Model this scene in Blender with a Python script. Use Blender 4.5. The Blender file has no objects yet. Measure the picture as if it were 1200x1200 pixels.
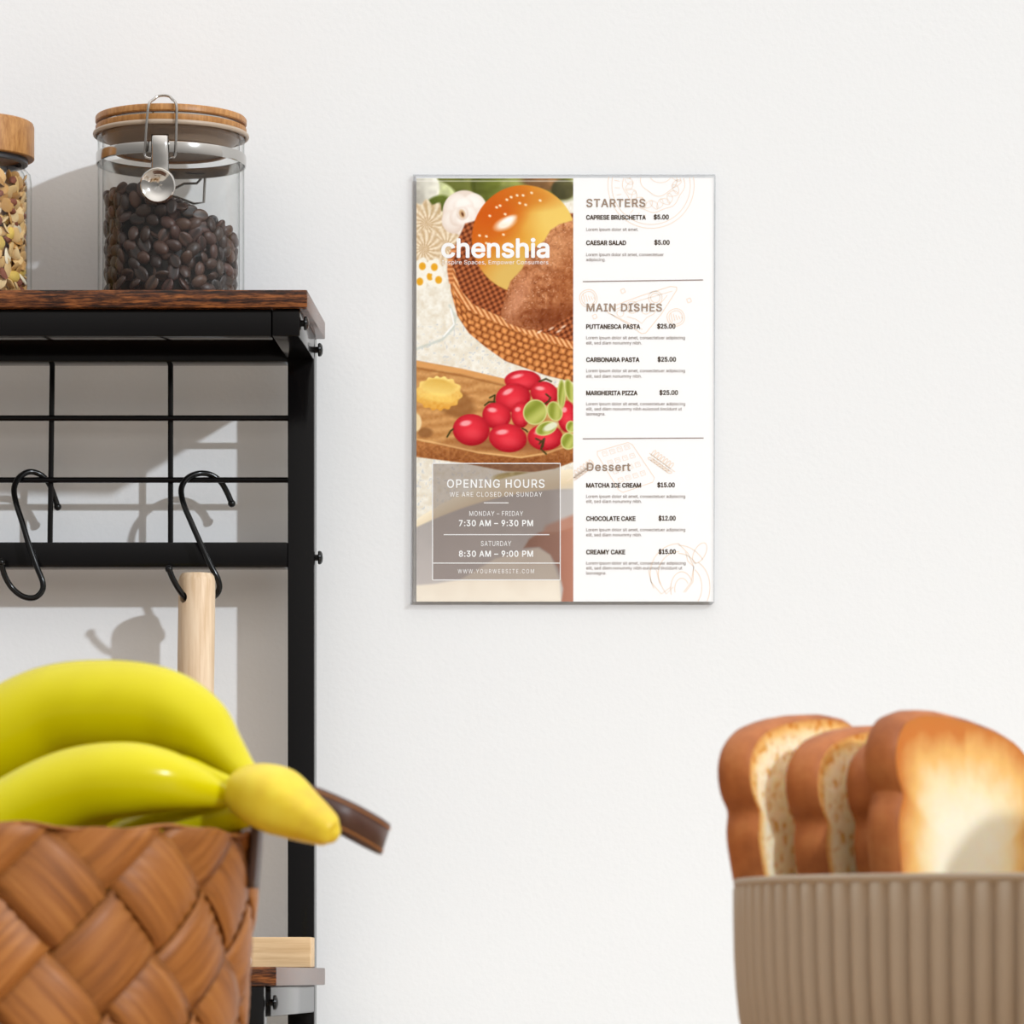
import bpy, bmesh, math, random, os
import numpy as np
from mathutils import Vector, Matrix
from mathutils.geometry import delaunay_2d_cdt

random.seed(7)
rng = np.random.default_rng(7)
SC = bpy.context.scene
COL = SC.collection
PI = math.pi

# ------------------------------------------------------------------ camera, world, sun, exposure
CAM_D, CAM_H, F = 3.1, 0.83, 5186.0          # distance to wall, eye height, focal length in pixels of 1200
VX, VY = 806.0, 1145.0                       # vanishing point
cam_d = bpy.data.cameras.new('camera')
cam = bpy.data.objects.new('camera', cam_d)
COL.objects.link(cam)
cam.location = (0, -CAM_D, CAM_H)
cam.rotation_euler = (PI / 2, 0, 0)
cam_d.sensor_fit = 'HORIZONTAL'
cam_d.sensor_width = 36.0
cam_d.lens = 36.0 * F / 1200.0
cam_d.shift_x = (600 - VX) / 1200.0
cam_d.shift_y = (VY - 600) / 1200.0
cam_d.clip_start = 0.05
cam_d.dof.use_dof = True
cam_d.dof.focus_distance = 3.03
cam_d.dof.aperture_fstop = 26.0
SC.camera = cam

SUN_DIR = Vector((0.93, -1.0, 0.57)).normalized()    # towards the sun
sd = bpy.data.lights.new('sun', 'SUN')
sd.energy = 1.86
sd.angle = math.radians(1.6)
sd.color = (0.85, 0.925, 1.0)
sun = bpy.data.objects.new('sun', sd)
COL.objects.link(sun)
sun.location = (2.2, -2.4, 2.2)
sun.rotation_euler = SUN_DIR.to_track_quat('Z', 'Y').to_euler()

W = bpy.data.worlds.new('world')
SC.world = W
W.use_nodes = True
nt = W.node_tree
nt.nodes.clear()
out = nt.nodes.new('ShaderNodeOutputWorld')
bg = nt.nodes.new('ShaderNodeBackground')
tc = nt.nodes.new('ShaderNodeTexCoord')
dp = nt.nodes.new('ShaderNodeVectorMath'); dp.operation = 'DOT_PRODUCT'
dp.inputs[1].default_value = Vector((0.25, 0.0, 1.0)).normalized()
rp = nt.nodes.new('ShaderNodeValToRGB')
rp.color_ramp.elements.new(0.45)
rp.color_ramp.elements.new(0.60)
rp.color_ramp.elements.new(0.80)
for _e, (_p, _v) in zip(rp.color_ramp.elements, ((0.0, 0.40), (0.42, 0.33), (0.55, 0.52), (0.75, 1.15), (0.97, 2.15))):
    _e.position = _p
    _e.color = (_v, _v * 0.965, _v * 0.92, 1)
mr = nt.nodes.new('ShaderNodeMapRange')
mr.inputs['From Min'].default_value = -1
mr.inputs['From Max'].default_value = 1
nt.links.new(tc.outputs['Generated'], dp.inputs[0])
nt.links.new(dp.outputs['Value'], mr.inputs['Value'])
nt.links.new(mr.outputs['Result'], rp.inputs['Fac'])
nt.links.new(rp.outputs['Color'], bg.inputs['Color'])
bg.inputs['Strength'].default_value = 0.885
nt.links.new(bg.outputs[0], out.inputs['Surface'])

SC.view_settings.view_transform = 'Standard'
SC.view_settings.look = 'None'
SC.view_settings.gamma = 1
SC.view_settings.exposure = 0.0
SC.view_settings.use_curve_mapping = False
SC.cycles.max_bounces = 12
SC.cycles.transparent_max_bounces = 24
SC.cycles.use_denoising = True

# ------------------------------------------------------------------ helpers
def P(px, py, d):
    """world point seen at photo pixel (px,py) at distance d in front of the wall"""
    s = (CAM_D - d) / F
    return Vector(((px - VX) * s, -d, CAM_H + (VY - py) * s))

def lin(c):
    c = np.asarray(c, float) / 255.0
    return np.where(c <= 0.04045, c / 12.92, ((c + 0.055) / 1.055) ** 2.4)

def rgb(r, g, b):
    l = lin((r, g, b))
    return (float(l[0]), float(l[1]), float(l[2]), 1.0)

class NB:
    """small node builder around one Principled material"""
    def __init__(self, name):
        self.m = bpy.data.materials.new(name)
        self.m.use_nodes = True
        self.t = self.m.node_tree
        self.b = self.t.nodes['Principled BSDF']
        self.o = self.t.nodes['Material Output']
    def n(self, kind, **kw):
        nd = self.t.nodes.new(kind)
        for k, v in kw.items():
            if k in nd.inputs:
                nd.inputs[k].default_value = v
            else:
                setattr(nd, k, v)
        return nd
    def l(self, a, b):
        self.t.links.new(a, b)
    def coords(self, scale=(1, 1, 1), rot=(0, 0, 0), src='Object'):
        tcn = self.n('ShaderNodeTexCoord')
        mp = self.n('ShaderNodeMapping')
        mp.inputs['Scale'].default_value = scale
        mp.inputs['Rotation'].default_value = rot
        self.l(tcn.outputs[src], mp.inputs['Vector'])
        return mp.outputs['Vector']
    def noise(self, vec, scale, detail=4, rough=0.55):
        nd = self.n('ShaderNodeTexNoise')
        nd.inputs['Scale'].default_value = scale
        nd.inputs['Detail'].default_value = detail
        nd.inputs['Roughness'].default_value = rough
        self.l(vec, nd.inputs['Vector'])
        return nd.outputs['Fac']
    def ramp(self, fac, stops):
        nd = self.n('ShaderNodeValToRGB')
        e = nd.color_ramp.elements
        while len(e) < len(stops):
            e.new(0.5)
        for el, (p, c) in zip(e, stops):
            el.position = p
            el.color = c if len(c) == 4 else (*c, 1)
        self.l(fac, nd.inputs['Fac'])
        return nd.outputs['Color']
    def bump(self, h, strength=0.2, dist=0.001):
        nd = self.n('ShaderNodeBump')
        nd.inputs['Strength'].default_value = strength
        nd.inputs['Distance'].default_value = dist
        self.l(h, nd.inputs['Height'])
        self.l(nd.outputs['Normal'], self.b.inputs['Normal'])
    def base(self, c):
        if hasattr(c, 'is_linked'):
            self.l(c, self.b.inputs['Base Color'])
        else:
            self.b.inputs['Base Color'].default_value = c
    def set(self, rough=0.5, metal=0.0, spec=0.5):
        self.b.inputs['Roughness'].default_value = rough
        self.b.inputs['Metallic'].default_value = metal
        self.b.inputs['Specular IOR Level'].default_value = spec
        return self.m
    def mixc(self, a, b, fac, mode='MIX'):
        nd = self.n('ShaderNodeMix', data_type='RGBA', blend_type=mode)
        for i, v in ((0, fac), (6, a), (7, b)):
            if hasattr(v, 'is_linked'):
                self.l(v, nd.inputs[i])
            else:
                nd.inputs[i].default_value = v
        return nd.outputs[2]

def plain(name, c, rough=0.5, metal=0.0, spec=0.5):
    k = NB(name); k.base(c)
    return k.set(rough, metal, spec)

class MB:
    def __init__(self):
        self.v, self.f, self.mi, self.c = [], [], [], []
    def add(self, verts, faces, mat=0, col=None):
        o = len(self.v)
        self.v += [tuple(p) for p in verts]
        self.f += [tuple(i + o for i in f) for f in faces]
        self.mi += [mat] * len(faces)
        if col is None:
            self.c += [(1, 1, 1, 1)] * len(verts)
        elif isinstance(col, list):
            self.c += col
        else:
            self.c += [col] * len(verts)
        return self
    def bm(self, b, mat=0, col=None):
        b.verts.index_update()
        self.add([v.co[:] for v in b.verts], [[v.index for v in f.verts] for f in b.faces], mat, col)
        b.free()
        return self
    def box(self, x0, x1, y0, y1, z0, z1, bev=0.0, mat=0, seg=2):
        b = bmesh.new()
        bmesh.ops.create_cube(b, size=1)
        for v in b.verts:
            v.co = Vector(((x0 + x1) / 2 + v.co.x * (x1 - x0), (y0 + y1) / 2 + v.co.y * (y1 - y0), (z0 + z1) / 2 + v.co.z * (z1 - z0)))
        if bev > 0:
            bmesh.ops.bevel(b, geom=b.edges[:], offset=bev, segments=seg, affect='EDGES', profile=0.6)
        return self.bm(b, mat)
    def tube(self, pts, rad, n=10, mat=0, caps=True, col=None, flat=1.0):
        pts = [Vector(p) for p in pts]
        if not hasattr(rad, '__len__'):
            rad = [rad] * len(pts)
        t0 = (pts[1] - pts[0]).normalized()
        up = Vector((0, 0, 1)) if abs(t0.z) < 0.9 else Vector((1, 0, 0))
        nrm = (up - t0 * up.dot(t0)).normalized()
        vs = []
        for i, p in enumerate(pts):
            t = (pts[min(i + 1, len(pts) - 1)] - pts[max(i - 1, 0)]).normalized()
            nrm = (nrm - t * nrm.dot(t)).normalized()
            bn = t.cross(nrm)
            for k in range(n):
                a = 2 * PI * k / n
                vs.append(p + (nrm * math.cos(a) + bn * math.sin(a) * flat) * rad[i])
        fs = []
        for i in range(len(pts) - 1):
            for k in range(n):
                fs.append((i * n + k, i * n + (k + 1) % n, (i + 1) * n + (k + 1) % n, (i + 1) * n + k))
        if caps:
            fs.append(tuple(range(n - 1, -1, -1)))
            fs.append(tuple((len(pts) - 1) * n + k for k in range(n)))
        return self.add(vs, fs, mat, col)
    def lathe(self, prof, n=64, c=(0, 0, 0), mat=0, rmod=None, closed=False):
        """prof: (r,z) pairs bottom to top (outer surface), axis through c"""
        vs, fs = [], []
        m = len(prof)
        for (r, z) in prof:
            for k in range(n):
                a = 2 * PI * k / n
                rr = r if rmod is None else rmod(r, z, a)
                vs.append((c[0] + rr * math.cos(a), c[1] + rr * math.sin(a), c[2] + z))
        rows = m if closed else m - 1
        for i in range(rows):
            j = (i + 1) % m
            for k in range(n):
                fs.append((i * n + k, i * n + (k + 1) % n, j * n + (k + 1) % n, j * n + k))
        if not closed:
            if prof[0][0] > 1e-6: fs.append(tuple(range(n - 1, -1, -1)))
            if prof[-1][0] > 1e-6: fs.append(tuple((m - 1) * n + k for k in range(n)))
        return self.add(vs, fs, mat)
    def build(self, name, mats, parent=None, origin=None, sharp=35, smooth=True, attr=None, recalc=False):
        if not isinstance(mats, (list, tuple)): mats = [mats]
        o = Vector(origin) if origin is not None else Vector((0, 0, 0))
        if parent is not None:
            o = parent.matrix_basis.translation.copy()
            pp = parent.parent
            while pp is not None:
                o += pp.matrix_basis.translation
                pp = pp.parent
        me = bpy.data.meshes.new(name)
        me.from_pydata([(v[0] - o.x, v[1] - o.y, v[2] - o.z) for v in self.v], [], self.f)
        for m in mats: me.materials.append(m)
        if len(mats) > 1:
            me.polygons.foreach_set('material_index', self.mi)
        if recalc:
            b = bmesh.new(); b.from_mesh(me)
            bmesh.ops.recalc_face_normals(b, faces=b.faces[:])
            b.to_mesh(me); b.free()
        if smooth:
            me.polygons.foreach_set('use_smooth', [True] * len(me.polygons))
            me.set_sharp_from_angle(angle=math.radians(sharp))
        if attr:
            ca = me.color_attributes.new(attr, 'FLOAT_COLOR', 'POINT')
            ca.data.foreach_set('color', np.array(self.c, dtype=np.float32).ravel())
        ob = bpy.data.objects.new(name, me)
        COL.objects.link(ob)
        if parent is not None: ob.parent = parent
        else: ob.location = o
        return ob

def thing(name, loc, label, cat, group=None):
    o = bpy.data.objects.new(name, None)
    o.empty_display_size = 0.02
    COL.objects.link(o)
    o.location = loc
    return tag(o, label, cat, group)

def tag(o, label, cat, group=None, kind=None):
    o['label'] = label; o['category'] = cat
    if group: o['group'] = group
    if kind: o['kind'] = kind
    return o

def spline(pts, n):
    """Catmull-Rom through rows of numbers"""
    p = np.array(pts, float)
    p = np.vstack([2 * p[0] - p[1], p, 2 * p[-1] - p[-2]])
    res = []
    for i in range(1, len(p) - 2):
        for k in range(n):
            t = k / n
            res.append(0.5 * (2 * p[i] + (p[i + 1] - p[i - 1]) * t + (2 * p[i - 1] - 5 * p[i] + 4 * p[i + 1] - p[i + 2]) * t * t + (3 * p[i] - p[i - 1] - 3 * p[i + 1] + p[i + 2]) * t ** 3))
    res.append(p[-2])
    return np.array(res)

# ------------------------------------------------------------------ materials
k = NB('wall_plaster')
v = k.coords()
h1 = k.noise(v, 260, 3, 0.55)
h2 = k.noise(v, 60, 2, 0.5)
mx = k.n('ShaderNodeMath', operation='MULTIPLY_ADD'); mx.inputs[1].default_value = 0.5
k.l(h2, mx.inputs[0]); k.l(h1, mx.inputs[2])
k.bump(mx.outputs[0], 0.17, 0.0009)
k.base((0.822, 0.828, 0.832, 1))
M_wall = k.set(0.75, 0, 0.25)

k = NB('pale_floor')
v = k.coords((1, 6, 1))
k.base(k.ramp(k.noise(v, 3, 4), [(0.3, (0.62, 0.56, 0.48)), (0.7, (0.74, 0.68, 0.60))]))
M_floor = k.set(0.5)

k = NB('table_wood')
v = k.coords((1.2, 14, 14))
k.base(k.ramp(k.noise(v, 5, 5), [(0.3, (0.50, 0.33, 0.19)), (0.7, (0.66, 0.47, 0.29))]))
M_table = k.set(0.45)

k = NB('black_metal')
v = k.coords()
k.bump(k.noise(v, 900, 2), 0.06, 0.0003)
k.base((0.0045, 0.0040, 0.0042, 1))
M_black = k.set(0.13, 0, 0.20)
M_hook = plain('black_gloss_wire', (0.005, 0.005, 0.005, 1), 0.18, 0, 0.3)

k = NB('rustic_board')
v = k.coords((5, 60, 60))
f1 = k.noise(v, 6.0, 8, 0.68)
v2 = k.coords((14, 130, 130))
f2 = k.noise(v2, 7.0, 4, 0.7)
c1 = k.ramp(f1, [(0.34, (0.008, 0.004, 0.003)), (0.45, (0.06, 0.018, 0.007)), (0.53, (0.19, 0.058, 0.015)), (0.68, (0.36, 0.12, 0.03))])
c2 = k.ramp(f2, [(0.40, (0.12, 0.10, 0.09)), (0.56, (1.0, 1.0, 1.0))])
k.base(k.mixc(c1, c2, 0.85, 'MULTIPLY'))
M_board = k.set(0.24, 0, 0.4)

k = NB('bamboo_lid')
v = k.coords((1, 1, 0.25))
f1 = k.noise(v, 420, 3, 0.6)
f2 = k.noise(k.coords((25, 25, 1)), 6, 3)
k.base(k.mixc(k.ramp(f1, [(0.35, (0.36, 0.155, 0.042)), (0.65, (0.52, 0.26, 0.085))]), k.ramp(f2, [(0.3, (0.8, 0.76, 0.7)), (0.7, (1, 1, 1))]), 0.8, 'MULTIPLY'))
M_bamboo = k.set(0.42, 0, 0.4)

k = NB('pale_wood')
v = k.coords((60, 60, 4))
f1 = k.noise(v, 5, 5, 0.6)
k.base(k.ramp(f1, [(0.3, (0.62, 0.43, 0.26)), (0.55, (0.76, 0.58, 0.40)), (0.75, (0.82, 0.66, 0.48))]))
M_pale = k.set(0.5, 0, 0.35)

k = NB('pine_box')
v = k.coords((3, 60, 60))
f1 = k.noise(v, 6, 5, 0.6)
k.base(k.ramp(f1, [(0.3, (0.56, 0.36, 0.18)), (0.6, (0.72, 0.51, 0.29))]))
M_pine = k.set(0.5, 0, 0.35)

M_steel = plain('polished_steel', (0.50, 0.485, 0.465, 1), 0.12, 1.0)
M_wire = plain('steel_wire', (0.42, 0.40, 0.38, 1), 0.2, 1.0)
M_plug = plain('smoky_silicone', (0.27, 0.185, 0.125, 1), 0.4, 0, 0.4)
M_gasket = plain('clear_silicone', (0.42, 0.33, 0.25, 1), 0.4, 0, 0.4)

def glass(name, tint, dark, lo=0.55, f0=0.035, rough=0.02):
    k = NB(name)
    k.t.nodes.remove(k.b)
    tr = k.n('ShaderNodeBsdfTransparent')
    gl = k.n('ShaderNodeBsdfGlossy'); gl.inputs['Roughness'].default_value = rough
    lw = k.n('ShaderNodeLayerWeight'); lw.inputs['Blend'].default_value = 0.5
    cr = k.ramp(lw.outputs['Facing'], [(lo, (*tint, 1)), (1.0, (*dark, 1))])
    k.l(cr, tr.inputs['Color'])
    pw = k.n('ShaderNodeMath', operation='POWER'); pw.inputs[1].default_value = 5.0
    k.l(lw.outputs['Facing'], pw.inputs[0])
    fr = k.n('ShaderNodeMath', operation='MULTIPLY_ADD'); fr.inputs[1].default_value = 0.6; fr.inputs[2].default_value = f0
    k.l(pw.outputs[0], fr.inputs[0])
    mxs = k.n('ShaderNodeMixShader')
    k.l(fr.outputs[0], mxs.inputs[0]); k.l(tr.outputs[0], mxs.inputs[1]); k.l(gl.outputs[0], mxs.inputs[2])
    k.l(mxs.outputs[0], k.o.inputs['Surface'])
    return k.m
M_glass = glass('jar_glass', (0.985, 0.988, 0.985), (0.60, 0.62, 0.61), 0.72, 0.028, 0.075)
M_acryl = glass('clear_acrylic', (1, 1, 1), (0.96, 0.96, 0.96), 0.8, 0.008)
M_acryl_edge = glass('acrylic_edge', (0.90, 0.90, 0.905), (0.82, 0.82, 0.83), 0.4, 0.03)

def attr_mat(name, attr, rough, spec=0.5, bump=None):
    k = NB(name)
    a = k.n('ShaderNodeVertexColor'); a.layer_name = attr
    k.base(a.outputs['Color'])
    if bump:
        k.bump(k.noise(k.coords(), bump[0], 4), bump[1], bump[2])
    return k.set(rough, 0, spec)
M_bean = attr_mat('roasted_bean', 'tone', 0.42, 0.45, (1500, 0.3, 0.0002))
M_oat = attr_mat('oat_flake', 'tone', 0.7, 0.25, (900, 0.4, 0.0003))
M_print = attr_mat('photo_ink', 'ink', 0.9, 0.0)

k = NB('banana_peel')
v = k.coords()
k.base(k.mixc(k.ramp(k.noise(v, 16, 3), [(0.3, (0.55, 0.47, 0.001)), (0.7, (0.62, 0.555, 0.002))]), (1, 1, 1, 1), 0.0))
k.b.inputs['Subsurface Weight'].default_value = 0.12
k.b.inputs['Subsurface Radius'].default_value = (0.006, 0.005, 0.0005)
k.b.inputs['Subsurface Scale'].default_value = 0.5
M_banana = k.set(0.22, 0, 0.24)
k = NB('banana_stem')
v = k.coords()
f1 = k.noise(v, 40, 4)
k.base(k.ramp(f1, [(0.30, (0.60, 0.38, 0.03)), (0.5, (0.70, 0.53, 0.03)), (0.7, (0.74, 0.62, 0.05))]))
M_stem = k.set(0.38, 0, 0.4)

k = NB('wood_chip_strip')
at = k.n('ShaderNodeVertexColor'); at.layer_name = 'grain'
sp = k.n('ShaderNodeSeparateColor'); k.l(at.outputs['Color'], sp.inputs[0])
cb = k.n('ShaderNodeCombineXYZ')
m1 = k.n('ShaderNodeMath', operation='MULTIPLY'); m1.inputs[1].default_value = 7.0
m2 = k.n('ShaderNodeMath', operation='MULTIPLY'); m2.inputs[1].default_value = 0.8
m3 = k.n('ShaderNodeMath', operation='MULTIPLY'); m3.inputs[1].default_value = 57.0
k.l(sp.outputs[0], m1.inputs[0]); k.l(sp.outputs[1], m2.inputs[0]); k.l(sp.outputs[2], m3.inputs[0])
k.l(m1.outputs[0], cb.inputs[0]); k.l(m2.outputs[0], cb.inputs[1]); k.l(m3.outputs[0], cb.inputs[2])
f1 = k.noise(cb.outputs[0], 1.6, 6, 0.6)
c1 = k.ramp(f1, [(0.28, (0.20, 0.068, 0.015)), (0.5, (0.33, 0.122, 0.027)), (0.75, (0.45, 0.19, 0.048))])
c2 = k.ramp(sp.outputs[2], [(0.0, (0.80, 0.76, 0.72)), (1.0, (1.05, 1.05, 1.05))])
k.base(k.mixc(c1, c2, 1.0, 'MULTIPLY'))
k.bump(f1, 0.25, 0.0006)
M_strip = k.set(0.48, 0, 0.35)
k = NB('brown_leather')
k.base(k.ramp(k.noise(k.coords(), 60, 4), [(0.3, (0.050, 0.022, 0.016)), (0.7, (0.085, 0.038, 0.027))]))
k.bump(k.noise(k.coords(), 700, 3), 0.25, 0.0003)
M_leather = k.set(0.42, 0, 0.45)
M_thread = plain('tan_thread', (0.38, 0.15, 0.04, 1), 0.7)
k = NB('ribbed_stoneware')
k.bump(k.noise(k.coords(), 500, 3), 0.1, 0.0003)
k.base((0.43, 0.352, 0.272, 1))
M_bowl = k.set(0.55, 0, 0.35)
k = NB('bread_crust')
f1 = k.noise(k.coords(), 45, 5, 0.6)
k.base(k.ramp(f1, [(0.28, (0.23, 0.060, 0.014)), (0.55, (0.40, 0.125, 0.032)), (0.78, (0.52, 0.20, 0.06))]))
k.bump(k.noise(k.coords(), 300, 3), 0.2, 0.0006)
M_crust = k.set(0.55, 0, 0.35)
def crumb_mat(name, holes):
    k = NB(name)
    a = k.n('ShaderNodeVertexColor'); a.layer_name = 'toast'
    sp = k.n('ShaderNodeSeparateColor'); k.l(a.outputs['Color'], sp.inputs[0])
    nz = k.noise(k.coords(), 90, 4)
    ad = k.n('ShaderNodeMath', operation='MULTIPLY_ADD'); ad.inputs[1].default_value = 0.34; 
    sb = k.n('ShaderNodeMath', operation='SUBTRACT'); sb.inputs[1].default_value = 0.5
    k.l(nz, sb.inputs[0]); k.l(sb.outputs[0], ad.inputs[0]); k.l(sp.outputs[0], ad.inputs[2])
    c = k.ramp(ad.outputs[0], [(0.0, (0.88, 0.80, 0.62)), (0.30, (0.86, 0.70, 0.42)), (0.62, (0.80, 0.46, 0.15)), (1.0, (0.56, 0.18, 0.04))])
    if holes:
        hv = k.noise(k.coords((1, 1, 1)), 230, 3, 0.5)
        c = k.mixc(c, k.ramp(hv, [(0.34, (0.80, 0.52, 0.22)), (0.48, (1, 1, 1))]), 1.0, 'MULTIPLY')
        k.bump(hv, 0.5, 0.002)
    k.base(c)
    k.b.inputs['Subsurface Weight'].default_value = 0.35
    k.b.inputs['Subsurface Radius'].default_value = (0.016, 0.007, 0.002)
    k.b.inputs['Subsurface Scale'].default_value = 1.0
    return k.set(0.85, 0, 0.1)
M_crumb = crumb_mat('bread_crumb', True)
M_heel = crumb_mat('bread_heel', False)
M_card = plain('cream_card', (0.72, 0.66, 0.56, 1), 0.6)

# ------------------------------------------------------------------ setting
def struct(o):
    o['kind'] = 'structure'
    return o
struct(MB().add([(-2.6, 0, 0), (2.6, 0, 0), (2.6, 0, 2.6), (-2.6, 0, 2.6), (-2.6, .1, 0), (2.6, .1, 0), (2.6, .1, 2.6), (-2.6, .1, 2.6)],
      [(0, 1, 2, 3), (5, 4, 7, 6), (3, 2, 6, 7), (0, 4, 5, 1), (1, 5, 6, 2), (0, 3, 7, 4)]).build('wall_back', M_wall, smooth=False))
struct(MB().box(-2.6, 2.6, -3.6, 0.0, -0.1, 0.0).build('floor', M_floor, smooth=False))

# ------------------------------------------------------------------ rack
RX = -0.258                                  # right face of the rack's tubes
rack = thing('kitchen_rack', (-0.60, -0.2, 0), 'black metal kitchen rack with dark rustic wood shelves and wire grid against the white wall', 'rack')
T = 0.0185
XL = -0.9655                                  # left face of the rack
ZT0, ZT1 = 1.2562, 1.2743
def tubebox(name, *a, bev=0.0013, parent=rack, mat=None):
    return MB().box(*a, bev=bev).build(name, mat or M_black, parent)
b = tubebox('shelf_board', XL - .005, -0.2528, -0.161, -0.015, 1.2746, 1.2865, bev=0.0009, mat=M_board)
b['label'] = 'upper dark rustic wood shelf board'
b = tubebox('shelf_board', XL - .005, -0.2528, -0.380, -0.015, 0.8245, 0.8363, bev=0.0009, mat=M_board)
b['label'] = 'lower dark rustic wood shelf board'
for x0 in (RX - T, XL):
    tubebox('post', x0, x0 + T, -0.043, -0.023, 0.0, 1.2745)
    tubebox('side_rail', x0 if x0 > -.5 else x0, x0 + T, -0.156, -0.0435, ZT0, ZT1)
    tubebox('side_rail', x0, x0 + T, -0.3595, -0.0435, 0.8055, 0.8243)
    tubebox('post', x0 - .0025, x0 + T - .0025, -0.3785, -0.36, 0.0, 0.8243)
tubebox('front_rail', XL + T + .0003, RX - T - .0006, -0.1552, -0.139, ZT0, ZT1)
tubebox('back_rail', XL + T, RX - T, -0.043, -0.023, 1.2549, 1.2743)
tubebox('cross_rail', XL + T, RX - T, -0.043, -0.025, 1.1130, 1.1305)
tubebox('front_rail', XL + T, RX - T - .0026, -0.3765, -0.3605, 0.8055, 0.8243)
tubebox('back_rail', XL + T, RX - T, -0.043, -0.023, 0.8055, 0.8243)
# wire grid
WD = 0.028
for z in (P(0, 490, WD).z, P(0, 562.5, WD).z):
    MB().tube([(XL + T - .002, -WD, z), (RX - T + .002, -WD, z)], 0.0020, 10).build('grid_wire', M_black, rack)
for i in range(1, 8):
    x = RX - T + .0008 - 0.0838 * i
    lean = 0.0016 if i == 2 else 0.0
    pts = [(x + lean, -WD + .0038, 1.2552), (x, -WD + .0038, 1.1300)]
    MB().tube(pts, 0.0019, 10).build('grid_wire', M_black, rack)
# bolts
def bolt(p):
    x, y, z = p
    m = MB()
    m.tube([(x - .0005, y, z), (x + .0022, y, z)], 0.0022, 10)
    prof = [(0.0, 0.0052), (0.0030, 0.0049), (0.0044, 0.0040), (0.0048, 0.0029), (0.0044, 0.0019), (0.0, 0.0018)]
    vs, fs, n = [], [], 16
    for r, h in prof:
        for q in range(n):
            a = 2 * PI * q / n
            vs.append((x + h, y + r * math.cos(a), z + r * math.sin(a)))
    for i in range(len(prof) - 1):
        for q in range(n):
            fs.append((i * n + q, i * n + (q + 1) % n, (i + 1) * n + (q + 1) % n, (i + 1) * n + q))
    m.add(vs, fs)
    return m.build('bolt', M_hook, rack)
bolt((RX, -0.146, P(0, 379, .146).z))
bolt((RX, -0.034, P(0, 410, .034).z))
bolt((RX, -0.034, P(0, 653.5, .034).z))
bolt((RX, -0.3655, P(0, 1175, .3655).z))

# ------------------------------------------------------------------ s-hooks and the rolling pin
def s_hook(pts, label):
    a = spline(pts, 9)
    w = [P(*p) for p in a]
    base = w[len(w) // 2]
    m = MB().tube(w, 0.00205, 12)
    for e in (w[0], w[-1]):
        bb = bmesh.new(); bmesh.ops.create_icosphere(bb, subdivisions=2, radius=0.00275)
        for q in bb.verts: q.co += e
        m.bm(bb)
    o = m.build('s_hook', M_hook, None, origin=base)
    return tag(o, label, 'hook', 'black s-hooks on the wire grid')
s_hook([(271.5, 590, .020), (266, 577, .021), (258, 564, .0235), (246, 556, .026), (232, 555, .0290), (219, 561, .034), (212.5, 573, .040), (215, 590, .0455),
        (224, 612, .049), (235, 637, .051), (246, 661, .052), (255, 678, .0515), (257, 689, .0495), (252, 698, .0475), (238, 705, .0505), (222, 703, .0575),
        (212, 694, .0630), (203, 679, .0665), (198, 667, .068)],
       'black s-hook carrying the pale wooden rolling pin on the wire grid')
s_hook([(67.5, 594, .020), (64, 583, .021), (57, 566, .0235), (47, 556, .026), (34, 553, .0290), (22, 560, .034), (16.5, 573, .040), (19, 590, .0455),
        (26, 612, .049), (33.5, 637, .051), (43, 664, .052), (50, 682, .0525), (49, 693, .0525), (40, 700.5, .0525), (27, 699, .0525), (15, 690, .053),
        (7, 678, .0545), (3, 667, .056), (1.5, 659, .057)],
       'empty black s-hook hanging from the wire grid below the oat jar')

RD = 0.0525
top = P(231, 671, RD); bot = Vector((top.x - .0026, -RD, 0.905))
pin_l = [(0.0, 0.0), (0.006, 0.0008), (0.0125, 0.004), (0.0127, 0.15), (0.0127, 0.1975), (0.0119, 0.2012), (0.0103, 0.2032), (0.0, 0.2038)]
pm = MB()
n = 40
vs, fs = [], []
for r, z in pin_l:
    t = z / 0.2038
    c = bot.lerp(top, t)
    for q in range(n):
        a = 2 * PI * q / n
        vs.append((c.x + r * math.cos(a), c.y + r * math.sin(a), c.z))
for i in range(len(pin_l) - 1):
    for q in range(n):
        fs.append((i * n + q, i * n + (q + 1) % n, (i + 1) * n + (q + 1) % n, (i + 1) * n + q))
pm.add(vs, fs)
pin = pm.build('rolling_pin', M_pale, None, origin=bot)
cut = MB().tube([P(196, 688, .071), P(211, 698, .0635), P(222, 704, .0575), P(238, 706, .0505), P(253, 699, .0470), P(268, 688, .041)], 0.0038, 14).build('cutter', M_pale)
bo = pin.modifiers.new('hole', 'BOOLEAN'); bo.object = cut; bo.operation = 'DIFFERENCE'; bo.solver = 'EXACT'
bpy.context.view_layer.update()
nm = bpy.data.meshes.new_from_object(pin.evaluated_get(bpy.context.evaluated_depsgraph_get()))
pin.modifiers.clear(); pin.data = nm
nm.polygons.foreach_set('use_smooth', [True] * len(nm.polygons)); nm.set_sharp_from_angle(angle=math.radians(32))
bpy.data.objects.remove(cut)
tag(pin, 'pale wooden rolling pin hanging from a black s-hook behind the bananas', 'rolling pin')

# ------------------------------------------------------------------ pale box on the lower shelf
bx = thing('wooden_box', (-0.40, -0.09, 0.8363), 'low pale wooden box on the lower rack shelf before the black post', 'box')
MB().box(-0.60, -0.2553, -0.105, -0.072, 0.8366, 0.8571, bev=0.0008).build('box_body', M_pine, bx)
kp = P(288, 1126, .107)
bb = bmesh.new(); bmesh.ops.create_uvsphere(bb, u_segments=20, v_segments=12, radius=0.0042)
for q in bb.verts: q.co = Vector((q.co.x, q.co.y * .7, q.co.z)) + kp
MB().bm(bb).build('knob', plain('cream_knob', (.85, .78, .66, 1), .4), bx)

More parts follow.
